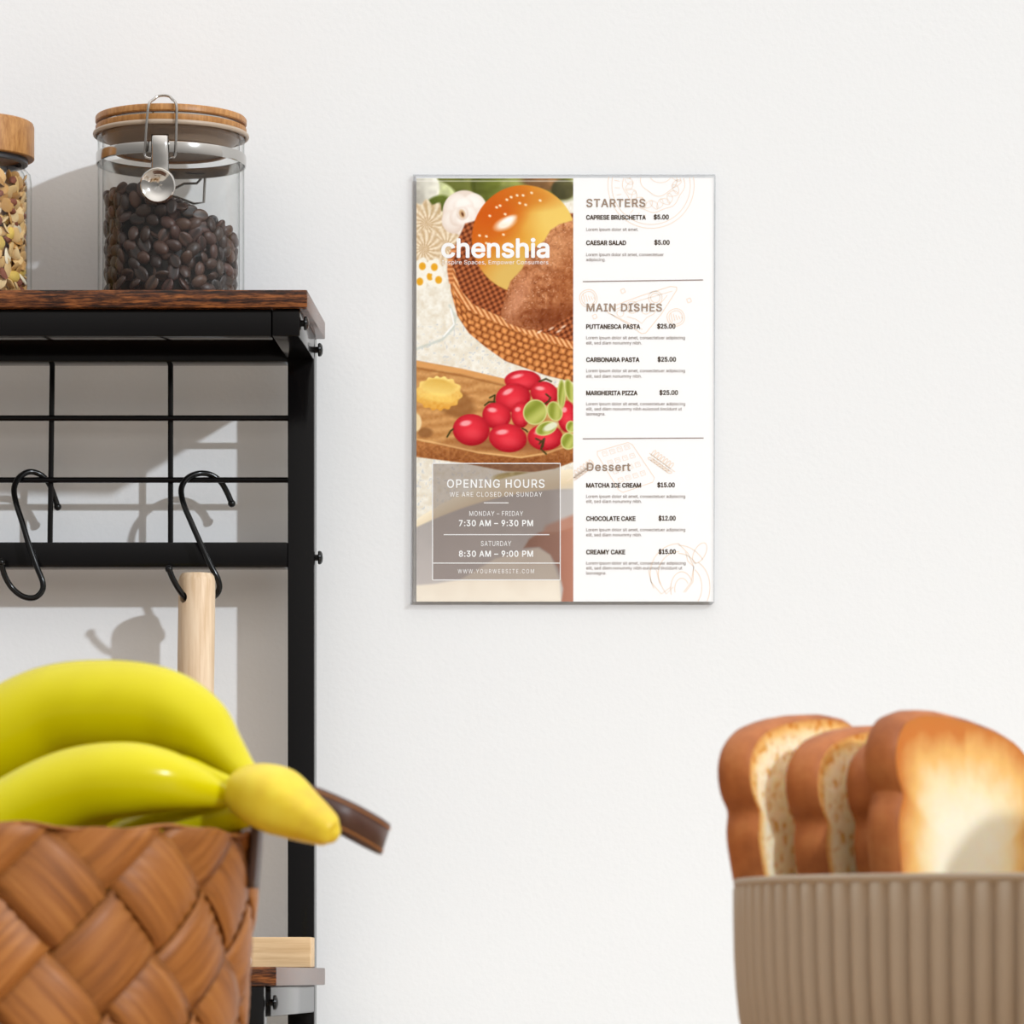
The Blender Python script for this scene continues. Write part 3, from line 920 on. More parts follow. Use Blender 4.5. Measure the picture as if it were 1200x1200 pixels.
# grey bowl with cream rim
ex = lambda x: 550 + ((672 - x) / 186.0) ** 2.1 * 60
put(np.clip((Y - ex(X)) / 2 + .5, 0, 1), grad((Y - ex(X)) / 18, (246, 234, 208), (226, 206, 172)))
ey = lambda x: 573 + ((672 - x) / 186.0) ** 2.0 * 46
put(np.clip((Y - ey(X)) / 2.5 + .5, 0, 1), grad((Y - 560) / 140 + (N3 - .5) * .15, (166, 160, 156), (196, 188, 184)))
put(polym(X, Y, [(648, 575), (680, 566), (680, 622), (648, 622)], 12) * .5, (206, 202, 200))
cream = [(486, 686), (510, 684), (540, 679), (560, 667), (580, 655), (610, 646), (630, 642), (645, 650), (656, 680), (658, 710), (486, 710)]
put(polym(X, Y, cream, 3), grad((Y - 640) / 65 + (N3 - .5) * .3, (222, 208, 190), (240, 230, 214)))
spat = [(614, 642), (620, 632), (632, 624), (655, 622), (672, 617), (690, 617), (690, 712), (657, 712), (660, 690), (654, 666), (645, 650), (632, 641)]
put(polym(X, Y, spat, 3), grad((X - 612) / 60, (140, 90, 70), (184, 130, 110)))
put(polym(X, Y, [(640, 616), (680, 600), (680, 618), (655, 623), (634, 627)], 5) * .8, (188, 128, 104))
# white-framed opening hours panel
inp = ((X > 507) & (X < 656.5) & (Y > 543) & (Y < 679.5)).astype(float)
put(inp * .46, (112, 98, 92))
# faint frame line at the sheet's top
put(((Y < 213) & (Y > 211.6)).astype(float) * .45, (250, 246, 238))
ink = np.ones((NY, NX, 4), np.float32)
ink[..., :3] = lin(np.clip(C * 1.03, 0, 255)) * 0.97

M_paper = plain('white_paper', (0.97, 0.97, 0.97, 1), 0.9, 0, 0.0)
INK = {'head': plain('ink_taupe', rgb(163, 143, 127), .9, 0, 0), 'item': plain('ink_dark_brown', rgb(74, 58, 44), .9, 0, 0), 'body': plain('ink_brown', rgb(128, 108, 100), .9, 0, 0),
       'art': plain('ink_peach', rgb(248, 226, 206), .9, 0, 0), 'rule': plain('ink_rule', rgb(150, 130, 122), .9, 0, 0), 'white': plain('ink_white', (.95, .95, .95, 1), .9, 0, 0)}
FONT = None
try:
    fp = os.path.join(bpy.utils.system_resource('DATAFILES'), 'fonts', 'Inter.woff2')
    if os.path.exists(fp): FONT = bpy.data.fonts.load(fp)
except Exception:
    FONT = None
LINES = []   # body, x0, x1, cap top, baseline, bold offset, material, spacing
def T_(body, x0, x1, y0, y1, bold, mat, sp=1.0):
    LINES.append((body, x0, x1, y0, y1, bold, mat, sp))
L1 = 'Lorem ipsum dolor sit amet, consectetuer adipiscing'
L2 = 'elit, sed diam nonummy nibh.'
L3 = 'elit, sed diam nonummy nibh euismod tincidunt ut'
T_('STARTERS', 687.5, 756, 233.3, 242.4, .36, 'head', 1.1)
T_('MAIN DISHES', 687.8, 775.5, 356.0, 364.7, .36, 'head', 1.1)
T_('Dessert', 688, 738.5, 542.6, 551.7, .36, 'head', 1.1)
for nm_, x1, pr, p0, p1, y in (('CAPRESE BRUSCHETTA', 756.6, '$5.00', 766.3, 783.6, 257.2), ('CAESAR SALAD', 733.5, '$5.00', 767, 784.5, 287), ('PUTTANESCA PASTA', 750, '$25.00', 770.3, 791.3, 385.2),
                               ('CARBONARA PASTA', 749.2, '$25.00', 770.8, 792, 424), ('MARGHERITA PIZZA', 746.8, '$25.00', 773, 794.3, 463), ('MATCHA ICE CREAM', 751, '$15.00', 770.5, 790.6, 571.2),
                               ('CHOCOLATE CAKE', 744.6, '$12.00', 772, 791.6, 610.2), ('CREAMY CAKE', 732.5, '$15.00', 772, 791.8, 649.4)):
    T_(nm_, 687.2, x1, y - 5.0, y, .27, 'item'); T_(pr, p0, p1, y - 5.5, y - .4, .27, 'item')
for body, x1, y in (('Lorem ipsum dolor sit amet.', 748, 270.6), ('Lorem ipsum dolor sit amet, consectetuer', 777.8, 300.1), ('adipiscing.', 709.5, 306), (L1, 802.7, 397.5), (L2, 752, 403.6),
                    (L1, 802.7, 436.2), (L2, 752, 442.6), (L1, 803, 475), (L3, 799, 481), ('laoreagna.', 709.3, 486.8), (L1, 803, 583.4), (L2, 752, 589.3), (L1, 803, 622.5), (L2, 752, 628.5),
                    (L1, 803.5, 661.6), (L3, 799.5, 667.4), ('laoreagna.', 710.5, 673.3)):
    T_(body, 687, x1, y - 3.6, y, .0, 'body')
T_('chenshia', 518, 643, 279.6, 301.3, 0.95, 'white')
T_('Inspire Spaces, Empower Consumers', 518, 642.4, 305.0, 309.6, .0, 'white', 1.05)
T_('OPENING HOURS', 524, 638, 561.9, 571.5, .2, 'white', 1.12)
T_('WE ARE CLOSED ON SUNDAY', 527, 635.4, 576.7, 582, .0, 'white', 1.15)
T_('MONDAY \u2013 FRIDAY', 550, 613, 599, 604.5, .0, 'white', 1.1)
T_('7:30 AM \u2013 9:30 PM', 538, 624.4, 609.6, 616.4, .26, 'white', 1.1)
T_('SATURDAY', 563.6, 599, 634, 639.8, .0, 'white', 1.1)
T_('8:30 AM \u2013 9:00 PM', 538, 624.4, 645.5, 652.3, .26, 'white', 1.1)
T_('WWW.YOURWEBSITE.COM', 536.5, 625.8, 667, 671.8, .0, 'white', 1.3)
def fill_outline(me):
    """triangles of the glyph outlines in a wire mesh (non-zero winding)"""
    V = np.array([v.co[:] for v in me.vertices])
    nxt = np.full(len(V), -1)
    nb = [[] for _ in range(len(V))]
    for e in me.edges:
        a, b = e.vertices
        nb[a].append(b); nb[b].append(a)
    seen = np.zeros(len(V), bool)
    loops = []
    for st in range(len(V)):
        if seen[st] or len(nb[st]) < 2: continue
        lp = [st]; seen[st] = True
        cur = st + 1 if st + 1 in nb[st] else nb[st][0]
        while not seen[cur]:
            lp.append(cur); seen[cur] = True
            c_ = [q for q in nb[cur] if not seen[q]]
            if not c_: break
            cur = c_[0]
        loops.append(lp)
    A = np.concatenate([V[lp][:, :2] for lp in loops]); B = np.concatenate([np.roll(V[lp][:, :2], -1, 0) for lp in loops])
    boxes = [(V[lp][:, 0].min(), V[lp][:, 0].max()) for lp in loops]
    order = sorted(range(len(loops)), key=lambda q: boxes[q][0])
    groups, right = [], -1e9
    for q in order:
        if boxes[q][0] > right: groups.append([])
        groups[-1].append(q); right = max(right, boxes[q][1]) if len(groups[-1]) > 1 else boxes[q][1]
    OV, OF = [], []
    for g_ in groups:
        co, ed = [], []
        for q in g_:
            o_ = len(co); lp = loops[q]
            co += [Vector(V[i][:2]) for i in lp]
            ed += [(o_ + i, o_ + (i + 1) % len(lp)) for i in range(len(lp))]
        rv, re_, rf, *_ = delaunay_2d_cdt(co, ed, [], 0, 1e-5)
        if not len(rf): continue
        rv = np.array([v[:] for v in rv]); rf = np.array([f for f in rf if len(f) == 3])
        a = np.array([co[i][:] for i, j in ed]); b = np.array([co[j][:] for i, j in ed])
        c = rv[rf].mean(1)
        up = (a[None, :, 1] <= c[:, None, 1]) & (b[None, :, 1] > c[:, None, 1])
        dn = (b[None, :, 1] <= c[:, None, 1]) & (a[None, :, 1] > c[:, None, 1])
        lf = (b[None, :, 0] - a[None, :, 0]) * (c[:, None, 1] - a[None, :, 1]) - (c[:, None, 0] - a[None, :, 0]) * (b[None, :, 1] - a[None, :, 1])
        wn = (up & (lf > 0)).sum(1) - (dn & (lf < 0)).sum(1)
        o_ = len(OV)
        OV += [(x, y, 0) for x, y in rv]
        OF += [tuple(int(i) + o_ for i in f) for f in rf[wn != 0]]
    return np.array(OV), OF
tmp = []
for (body, x0, x1, y0, y1, bold, mat, sp) in LINES:
    c = bpy.data.curves.new('t', 'FONT'); c.body = body
    if FONT: c.font = FONT
    c.space_character = sp; c.resolution_u = 4; c.size = 20.0; c.fill_mode = 'NONE'
    o = bpy.data.objects.new('t', c); COL.objects.link(o); tmp.append(o)
ref_c = bpy.data.curves.new('t', 'FONT'); ref_c.body = 'H'; ref_c.size = 20.0; ref_c.fill_mode = 'NONE'
if FONT: ref_c.font = FONT
ref_o = bpy.data.objects.new('t', ref_c); COL.objects.link(ref_o); tmp.append(ref_o)
bpy.context.view_layer.update()
dg = bpy.context.evaluated_depsgraph_get()
ml = []
for o in tmp:
    me = bpy.data.meshes.new_from_object(o.evaluated_get(dg))
    ml.append(fill_outline(me))
    bpy.data.meshes.remove(me)
CAP = ml[-1][0][:, 1].max()
for o in tmp:
    bpy.data.objects.remove(o)

sheet_o = P(662, 705, SD)
sheet = thing('menu_sheet', sheet_o, 'printed food menu sheet with opening hours inside the clear holder on the wall', 'menu')
def flat_pts(pts, d):
    return [P(x, y, d) for x, y in pts]
pap = MB()
# paper, a thin solid
q = [(488, 208.3), (836.4, 208.3), (836.4, 705), (488, 705)]
vs = flat_pts(q, SD) + flat_pts(q, SD - .0003)
pap.add(vs, [(3, 2, 1, 0), (4, 5, 6, 7), (0, 1, 5, 4), (1, 2, 6, 5), (2, 3, 7, 6), (3, 0, 4, 7)], 0)
keys = ['head', 'item', 'body', 'art', 'rule', 'white']
pics = MB()
def place_line(mbuf, idx, midx, d):
    (body, x0, x1, y0, y1, bold, mat, sp) = LINES[idx]
    V, Fc = ml[idx]
    if not len(V): return
    asc = ml[idx][0][:, 1].max() if body == 'chenshia' else CAP
    sx = (x1 - x0) / (V[:, 0].max() - V[:, 0].min())
    sy = (y1 - y0) / asc
    xs = x0 + (V[:, 0] - V[:, 0].min()) * sx
    yy = y1 - V[:, 1] * sy
    offs = [(0, 0)]
    if bold > 0:                       # heavier strokes: the glyph printed again around itself
        nb = 6 if bold < .8 else 12
        offs += [(bold * math.cos(2 * PI * q / nb), bold * math.sin(2 * PI * q / nb)) for q in range(nb)]
    for n_, (ox, oy) in enumerate(offs):
        mbuf.add([P(a + ox, b + oy, d + n_ * 2e-6) for a, b in zip(xs, yy)], Fc, midx)
def rect(mbuf, x0, y0, x1, y1, midx, d):
    mbuf.add(flat_pts([(x0, y1), (x1, y1), (x1, y0), (x0, y0)], d), [(0, 1, 2, 3)], midx)
def stroke(mbuf, pts, w, midx, d, clip=(672.5, 836, 208.6, 704.6)):
    pts = [np.array(p, float) for p in pts]
    L, R = [], []
    for i in range(len(pts)):
        t = pts[min(i + 1, len(pts) - 1)] - pts[max(i - 1, 0)]
        t /= (np.linalg.norm(t) + 1e-9)
        nn = np.array([-t[1], t[0]]) * w / 2
        L.append(pts[i] + nn); R.append(pts[i] - nn)
    for i in range(len(pts) - 1):
        mid = (pts[i] + pts[i + 1]) / 2
        if not (clip[0] < mid[0] < clip[1] and clip[2] < mid[1] < clip[3]): continue
        mbuf.add(flat_pts([L[i], L[i + 1], R[i + 1], R[i]], d), [(0, 1, 2, 3)], midx)
for i, ln in enumerate(LINES):
    if ln[6] != 'white':
        place_line(pap, i, 1 + keys.index(ln[6]), SD + .00022)
A_, D1 = 1 + keys.index('art'), SD + .00010
Rm = 1 + keys.index('rule')
stroke(pap, [(683, 330), (753, 329), (824, 328)], 1.1, Rm, SD + .0002)
stroke(pap, [(683, 514.2), (753, 513.7), (824.5, 513.3)], 1.1, Rm, SD + .0002)
def circ(cx, cy, rx, ry=None, a0=0, a1=360, wob=0, k=6, n=64, rot=0):
    ry = ry or rx
    res = []
    for i in range(n + 1):
        a = math.radians(a0 + (a1 - a0) * i / n)
        f = 1 + wob * math.sin(a * k)
        x, y = rx * f * math.cos(a), ry * f * math.sin(a)
        cr, sr = math.cos(math.radians(rot)), math.sin(math.radians(rot))
        res.append((cx + x * cr - y * sr, cy + x * sr + y * cr))
    return res
def art(p, w=0.75): stroke(pap, p, w, A_, D1)
# salad plate
for r in (50.5, 46): art(circ(763, 217, r), .7)
art(circ(766, 212, 36, wob=.03, k=9), .7); art(circ(772, 208, 21, wob=.05, k=5), .7); art(circ(774, 206, 12, 8), .6)
for i in range(17):
    a = math.radians(-10 + 220 * i / 16)
    cx, cy = 765 + 28 * math.cos(a), 213 + 27 * math.sin(a)
    art(circ(cx, cy, 6, 3.2, rot=math.degrees(a) + 40 * (-1) ** i, n=16, wob=.1, k=3), .55)
for i in range(9):
    a = math.radians(100 + 12 * i)
    art([(763 + 37 * math.cos(a), 215 + 37 * math.sin(a)), (763 + 43 * math.cos(a), 214 + 43 * math.sin(a))], .6)
# pizza slice, tomatoes, specks
art([(793, 336.5), (786, 335.5), (750, 347), (713, 361), (712, 366), (733, 378), (752, 391), (757, 390), (775, 368), (793, 340), (793, 336.5)], .9)
art([(788, 341), (750, 352), (720, 363)], .7); art([(716, 368), (738, 379), (753, 386)], .7)
art([(735, 371), (745, 374), (752, 379), (758, 372), (766, 368), (772, 358), (782, 346)], .7)
for cx, cy, r in ((768, 349, 8), (768, 349, 5.5), (741, 360, 7), (741, 360, 4.5), (757, 363, 5), (727, 367, 4)): art(circ(cx, cy, r, n=24), .7)
for cx, cy in ((689.5, 349.5), (792, 372)):
    for r in (10.3, 8): art(circ(cx, cy, r, n=32, wob=.02, k=4), .8)
    for s_ in range(5): art([(cx - 6 + 3 * s_, cy - 5 + s_), (cx - 4 + 3 * s_, cy + 5 - s_)], .8)
for cx, cy in ((730, 341), (697, 371), (807.5, 352)): art(circ(cx, cy, 2.6, n=14, wob=.2, k=4), .8)
# waffle with wheat
wc = [(700, 529), (736, 518.5), (741, 521), (767, 560), (765, 565), (730, 577), (725, 574), (700, 533), (700, 529)]
art(wc, .8)
ux, uy, vx_, vy_ = 8.6, -2.6, 6.2, 10.2
for i in range(4):
    for j in range(4):
        cx, cy = 708.5 + ux * i + vx_ * j, 532 + uy * i + vy_ * j
        art([(cx - 2.9, cy - 1.9), (cx + 2.2, cy - 3.4), (cx + 4.2, cy + 1.2), (cx - 1.2, cy + 3), (cx - 2.9, cy - 1.9)], .6)
        art([(cx - 1.0, cy - .6), (cx + 1.6, cy - 1.4), (cx + 2.2, cy + .6)], .5)
for bx_, by_, s_ in ((765, 537, 1), (690, 548, -1)):
    art([(bx_ - 4 * s_, by_ - 6), (bx_ + 26 * s_, by_ + 16)], .7)
    for i in range(7):
        t = i / 7
        cx, cy = bx_ + (24 * t - 1) * s_, by_ + 17 * t - 3
        art(circ(cx + 2, cy - 3, 4, 1.5, rot=-50 * s_, n=12), .9); art(circ(cx - 1, cy + 4, 4, 1.5, rot=20 * s_, n=12), .9)
# pretzel
for off in (0, 9.5):
    art(circ(796, 672, 34 - off, 35 - off, 150, 270), .8); art(circ(795, 673, 33 - off, 34 - off, 270, 330), .8)
    art([(795 + off * .9, 637 + off), (806, 648 + off), (813, 664), (812 - off * .2, 682), (803 - off * .2, 694)], .8)
    art(circ(808, 688, 24 - off, 32 - off, -65, 75), .8)
    art([(760 + off, 668), (763 + off, 682), (775 + off * .6, 696), (786 + off * .3, 688)], .8)
    art(circ(799, 690, 13 - off * .5, 20 - off * .8, 160, 330), .8)
art(circ(820, 648, 6.5, 13, rot=28), .8)
paper = pap.build('paper', [M_paper] + [INK[q] for q in keys], sheet, smooth=False)
# photograph printed on the left half
vs = np.zeros((NY * NX, 3))
s = (CAM_D - (SD + .00008)) / F
vs[:, 0] = (X.ravel() - VX) * s; vs[:, 1] = -(SD + .00008); vs[:, 2] = CAM_H + (VY - Y.ravel()) * s
idx = np.arange(NY * NX).reshape(NY, NX)
fc = np.stack([idx[1:, :-1].ravel(), idx[1:, 1:].ravel(), idx[:-1, 1:].ravel(), idx[:-1, :-1].ravel()], 1)
me = bpy.data.meshes.new('food_photo')
me.vertices.add(len(vs)); me.vertices.foreach_set('co', (vs - np.array(sheet_o)).ravel())
me.loops.add(fc.size); me.loops.foreach_set('vertex_index', fc.ravel())
me.polygons.add(len(fc)); me.polygons.foreach_set('loop_start', np.arange(0, fc.size, 4)); me.polygons.foreach_set('loop_total', np.full(len(fc), 4))
me.update(calc_edges=True)
ca = me.color_attributes.new('ink', 'FLOAT_COLOR', 'POINT'); ca.data.foreach_set('color', ink.ravel())
me.materials.append(M_print)
fo = bpy.data.objects.new('food_photo', me); COL.objects.link(fo); fo.parent = sheet
fo['label'] = 'photo of bread, tomatoes and a bowl on the left half of the menu'
wl, lg = MB(), MB()
for i, ln in enumerate(LINES):
    if ln[6] == 'white':
        place_line(lg if ln[4] < 320 else wl, i, 0, SD + .00022)
lg.build('logo_lettering', INK['white'], sheet, smooth=False)['label'] = 'white logo lettering over the bread photo'
wc_ = (480, 672, 208, 706)
for pts in ([(506.7, 543), (656.7, 543)], [(506.7, 679.6), (656.7, 679.6)], [(506.7, 659.9), (656.7, 659.9)], [(506.9, 543), (506.9, 679.6)], [(656.5, 543), (656.5, 679.6)],
            [(519.9, 626.6), (643.8, 626.6)], [(567, 589.3), (596, 589.3)]):
    stroke(wl, pts, 1.0, 0, SD + .0002, wc_)
wl.build('hours_lettering', INK['white'], sheet, smooth=False)['label'] = 'white opening hours lettering in a thin frame'

hold = thing('sign_holder', P(659, 708, .004), 'clear acrylic sign holder on the white wall around the printed menu', 'sign holder')
FD = SD + .0014
def slab(q, d0, d1, name, mat):
    vs = flat_pts(q, d1) + flat_pts(q, d0)
    return MB().add(vs, [(3, 2, 1, 0), (4, 5, 6, 7), (0, 1, 5, 4), (1, 2, 6, 5), (2, 3, 7, 6), (3, 0, 4, 7)]).build(name, mat, hold, smooth=False)
slab([(485, 207), (837.6, 207), (836.4, 706), (483, 706)], FD - .0009, FD, 'front_pane', M_acryl)
slab([(484, 205), (838.2, 205), (836.8, 708), (481, 708)], .0004, .0028, 'back_pane', M_acryl)
def strip(q, name):
    return slab(q, .0006, FD + .0001, name, M_acryl_edge)
strip([(484.4, 206), (487.2, 206), (484.4, 708.5), (480.8, 708.5)], 'side_edge')
strip([(837.2, 206), (838.6, 206), (837.2, 706), (836.2, 706)], 'side_edge')
strip([(484, 204.4), (838, 204.4), (838, 206.2), (484, 206.2)], 'top_edge')
strip([(481, 705.6), (837, 705.6), (833.5, 709.0), (480.8, 709.0)], 'bottom_edge')

# ------------------------------------------------------------------ table
TZ = 0.775
tb = thing('dining_table', (0.0, -1.45, 0), 'wooden dining table carrying the woven basket and the ribbed bowl', 'table')
MB().box(-0.75, 0.75, -1.95, -0.90, TZ - .03, TZ, bev=.003).build('tabletop', M_table, tb)
for sx in (-.69, .69):
    for sy in (-1.89, -.96):
        MB().box(sx - .03, sx + .03, sy - .03, sy + .03, 0.0, TZ - .0302, bev=.004).build('leg', M_table, tb)

# ------------------------------------------------------------------ bowl
FDZ = 1.15                                   # distance of the foreground pair from the wall
BCEN = Vector((0.1405, -FDZ, TZ))
RIM = 0.8733 - TZ
RBW = 0.1195
NR = 80
def ribs(r, z, a):
    if z < .006 or z > RIM - .0035: return r
    f = min(1, (z - .006) / .01) * min(1, (RIM - .0035 - z) / .0012)
    return r + .0021 * f * (abs(math.cos(a * NR / 2)) ** 0.9 * 2 - 1.35)
outer_p = [(0.0, 0.0), (.070, 0.0), (.083, .0025), (.094, .0065), (.104, .013), (.1105, .020), (.1145, .028), (.1168, .037), (.1181, .050), (.1189, .064), (.1192, .080), (RBW, RIM - .0045), (RBW, RIM - .0034)]
bm_ = MB()
bm_.lathe(outer_p, NR * 8, BCEN, rmod=ribs)
bowl = thing('ribbed_bowl', BCEN, 'beige ribbed stoneware bowl holding the bread slices at right', 'bowl')
# rim and inside as one continuing skin
lip = [(RBW, RIM - .0034), (RBW + .0008, RIM - .0028), (RBW + .0010, RIM - .0012), (RBW + .0004, RIM - .0002), (RBW - .0012, RIM), (RBW - .0030, RIM - .0006), (RBW - .0040, RIM - .003),
       (.1140, .064), (.1125, .042), (.106, .026), (.092, .0155), (.070, .0125), (0.0, .011)]
bm_.lathe(lip, NR * 8, BCEN)
bm_.f = [f for f in bm_.f if len(f) == 4]
bm_.mi = [0] * len(bm_.f)
bm_.build('bowl_body', M_bowl, bowl, sharp=60)

# ------------------------------------------------------------------ bread slices
AL = math.radians(58)
UN = Vector((math.cos(AL), math.sin(AL), 0)); NN = Vector((math.sin(AL), -math.cos(AL), 0))
def slice_outline(w, h):
    """half outline right side, mirrored; u right, v up from the base"""
    R_ = [(.0, 0.0), (.036, .000), (.039, .004), (.0400, .03), (.0425, .06), (.0470, .083), (.0487, .095), (.0470, .1035), (.0446, .1068), (.0472, .1092), (.0515, .116), (.0532, .125), (.0522, .134), (.0470, .1425), (.036, .1482), (.020, .1512), (.0, .152)]
    R_ = [(a * w / .0532, b * h / .152) for a, b in R_]
    pts = R_ + [(-a, b) for a, b in reversed(R_[1:-1])]
    p = np.array(pts + pts[:1])
    seg = np.hypot(*np.diff(p, axis=0).T); s_ = np.concatenate([[0], np.cumsum(seg)])
    n_ = 120
    tt = np.linspace(0, s_[-1], n_, endpoint=False)
    o = np.stack([np.interp(tt, s_, p[:, 0]), np.interp(tt, s_, p[:, 1])], 1)
    for _ in range(1): o = (np.roll(o, 1, 0) + 2 * o + np.roll(o, -1, 0)) / 4
    return o
def bread(front, w, h, th, roll, label, heel, seed, base_z):
    """front: world point of the face's outline left shoulder reference (u=-w at mid shoulder)"""
    o = slice_outline(w, h)
    n_ = len(o)
    r_ = np.random.default_rng(seed)
    cr, sr = math.cos(roll), math.sin(roll)
    o2 = o - np.array([0, h * .5])
    o2 = np.stack([o2[:, 0] * cr - o2[:, 1] * sr, o2[:, 0] * sr + o2[:, 1] * cr], 1)
    cen = Vector(front)
    def wp(u, v_, t): return cen + UN * u + Vector((0, 0, v_)) + NN * t
    root = thing('bread_slice', (cen.x, cen.y, cen.z + float(o2[:, 1].min())), label, 'bread slice', 'bread slices in the bowl')
    # crust: side skin with rounded edges
    cols = [(-th / 2, .975), (-th / 2 + .0018, 1.0), (-th / 6, 1.012), (th / 6, 1.012), (th / 2 - .0018, 1.0), (th / 2, .975)]
    vs, fs = [], []
    for t, sc_ in cols:
        for i in range(n_):
            vs.append(wp(o2[i, 0] * sc_, o2[i, 1] * sc_, t))
    for c_ in range(len(cols) - 1):
        for i in range(n_):
            fs.append((c_ * n_ + i, c_ * n_ + (i + 1) % n_, (c_ + 1) * n_ + (i + 1) % n_, (c_ + 1) * n_ + i))
    MB().add(vs, fs).build('crust', M_crust, root, recalc=True)
    # crumb faces: concentric rings with toast amount
    m_ = MB()
    rings = [.975, .95, .92, .88, .83, .77, .70, .6, .48, .34, .18, .04]
    for side in (-1, 1):
        vs, fs, cl = [], [], []
        for sc_ in rings:
            for i in range(n_):
                bulge = .0012 * (1 - sc_ ** 4) if heel and side > 0 else 0
                vs.append(wp(o2[i, 0] * sc_, o2[i, 1] * sc_, side * (th / 2 + bulge)))
                e = (sc_ - .04) / .935
                if heel and side > 0:
                    a = max(0, (e - .30) / .70) ** 1.35
                    up = .70 + .30 * (o2[i, 1] / (h * .5))
                    a *= .35 + .75 * up * (1.15 if o2[i, 0] < 0 else .9)
                else:
                    a = .12 + max(0, (e - .86) / .14) * .75
                cl.append((a, a, a, 1))
        for c_ in range(len(rings) - 1):
            for i in range(n_):
                f = (c_ * n_ + i, c_ * n_ + (i + 1) % n_, (c_ + 1) * n_ + (i + 1) % n_, (c_ + 1) * n_ + i)
                fs.append(f if side > 0 else f[::-1])
        last = (len(rings) - 1) * n_
        f = tuple(last + i for i in range(n_))
        fs.append(f if side > 0 else f[::-1])
        m_.add(vs, fs, 0, cl)
    m_.build('crumb', M_heel if heel else M_crumb, root, attr='toast')
    return root
def bcen(pxl, top_y, w, h, d, roll):
    """centre so that the face's left edge sits near pixel pxl and the apex near top_y"""
    s_ = (CAM_D - d) / F
    xl = (pxl - VX) * s_
    z = CAM_H + (VY - top_y) * s_ - h * .5
    return Vector((xl + UN.x * w, -d, z))
# (left pixel of the face, apex pixel, half width, height, thickness, roll degrees, depth)
for (pxl, ty, w, h, th, ro, d, lab, heel, sd_) in (
        (862, 840, .0530, .130, .0165, 6, 1.120, 'soft white bread slice at the left end of the ribbed bowl', False, 1),
        (940, 853, .0520, .130, .0165, 6, 1.127, 'bread slice in the bowl, second from the left end, in the gap between crusts', False, 2),
        (1008, 858, .0520, .125, .0160, 5, 1.133, 'mostly hidden bread slice directly behind the big golden heel slice', False, 3),
        (1015, 842, .0680, .138, .0155, -6, 1.147, 'large golden heel slice of bread nearest the camera in the bowl', True, 4)):
    c_ = bcen(pxl, ty, w, h, d, 0)
    bread(c_, w, h, th, math.radians(ro), lab, heel, sd_, 0)

# ------------------------------------------------------------------ woven basket
KC = Vector((-0.3069, -FDZ, TZ))
RKZ = 0.8928
RK = 0.1160
NS = 14
TH0 = math.radians(8.73)
HC = 2 * PI * RK / NS
bas = thing('woven_basket', KC, 'round woven wood-chip basket with brown leather handle holding the bananas', 'basket')
def rk(z): return RK - .085 * (RKZ - z)
mb = MB()
AMP = .0031
for direction in (0, 1):
    for i in range(NS):
        rnd = float(rng.random())
        off = float(rng.uniform(-.02, .02))
        na, nl = 6, 60
        vs, cl, fs = [], [], []
        z0, z1 = TZ + .004, RKZ
        zz0, zz1 = (z0 - RKZ) / HC - 1.0, 1.2
        for b_ in range(nl * 1 + 1):
            for a_ in range(na + 1):
                across = (a_ / na - .5) * .94 + .5
                # strip A: u = i+across fixed, w varies; strip B: w fixed, u varies
                along = zz0 * 2 - 1 + (zz1 * 2 + 1 - zz0 * 2 + 1) * b_ / nl
                if direction == 0:
                    u = i + across; w = u - along      # z/h = (u-w)/2 = along/2
                    ph = w
                    sg = -((-1) ** i)
                else:
                    w = i + across; u = w + along
                    ph = u
                    sg = (-1) ** i
                zh = (u - w) / 2
                th_ = (u + w) / 2 * 2 * PI / NS + TH0
                z = RKZ + zh * HC
                sv = math.sin(PI * ph)
                sv = math.copysign(abs(sv) ** .40, sv)
                # edges of an over strip curl a little towards the wall
                r = rk(min(z, RKZ)) + sg * AMP * sv - .0016 * (abs(across - .5) * 2) ** 4
                jit = .0012 * math.sin(th_ * 9 + 1.3) + .0006 * math.sin(th_ * 23)
                zc = min(z, RKZ + jit)
                if z > RKZ: r -= .0006
                vs.append((KC.x + r * math.cos(th_), KC.y + r * math.sin(th_), max(zc, z0)))
                cl.append((across, (along + 20) * .5, rnd, 1))
        for b_ in range(nl):
            for a_ in range(na):
                f = (b_ * (na + 1) + a_, b_ * (na + 1) + a_ + 1, (b_ + 1) * (na + 1) + a_ + 1, (b_ + 1) * (na + 1) + a_)
                zsv = [vs[q][2] for q in f]
                if min(zsv) >= RKZ - .0013 + 0 and max(zsv) - min(zsv) < 1e-4: continue
                if max(zsv) <= z0 + 1e-6: continue
                fs.append(f if direction == 1 else f[::-1])
        mb.add(vs, fs, 0, cl)
weave = mb.build('woven_body', M_strip, bas, attr='grain', sharp=60)
bmw = bmesh.new(); bmw.from_mesh(weave.data)
bmesh.ops.delete(bmw, geom=[v for v in bmw.verts if not v.link_faces], context='VERTS')
bmw.to_mesh(weave.data); bmw.free()
so = weave.modifiers.new('thickness', 'SOLIDIFY'); so.thickness = 0.0012; so.offset = 0
MB().lathe([(0.0, .0005), (rk(TZ) - .002, .0005), (rk(TZ) + .001, .0025), (rk(TZ) + .001, .0060), (0.0, .0060)], 60, KC).build('basket_base', M_strip, bas)
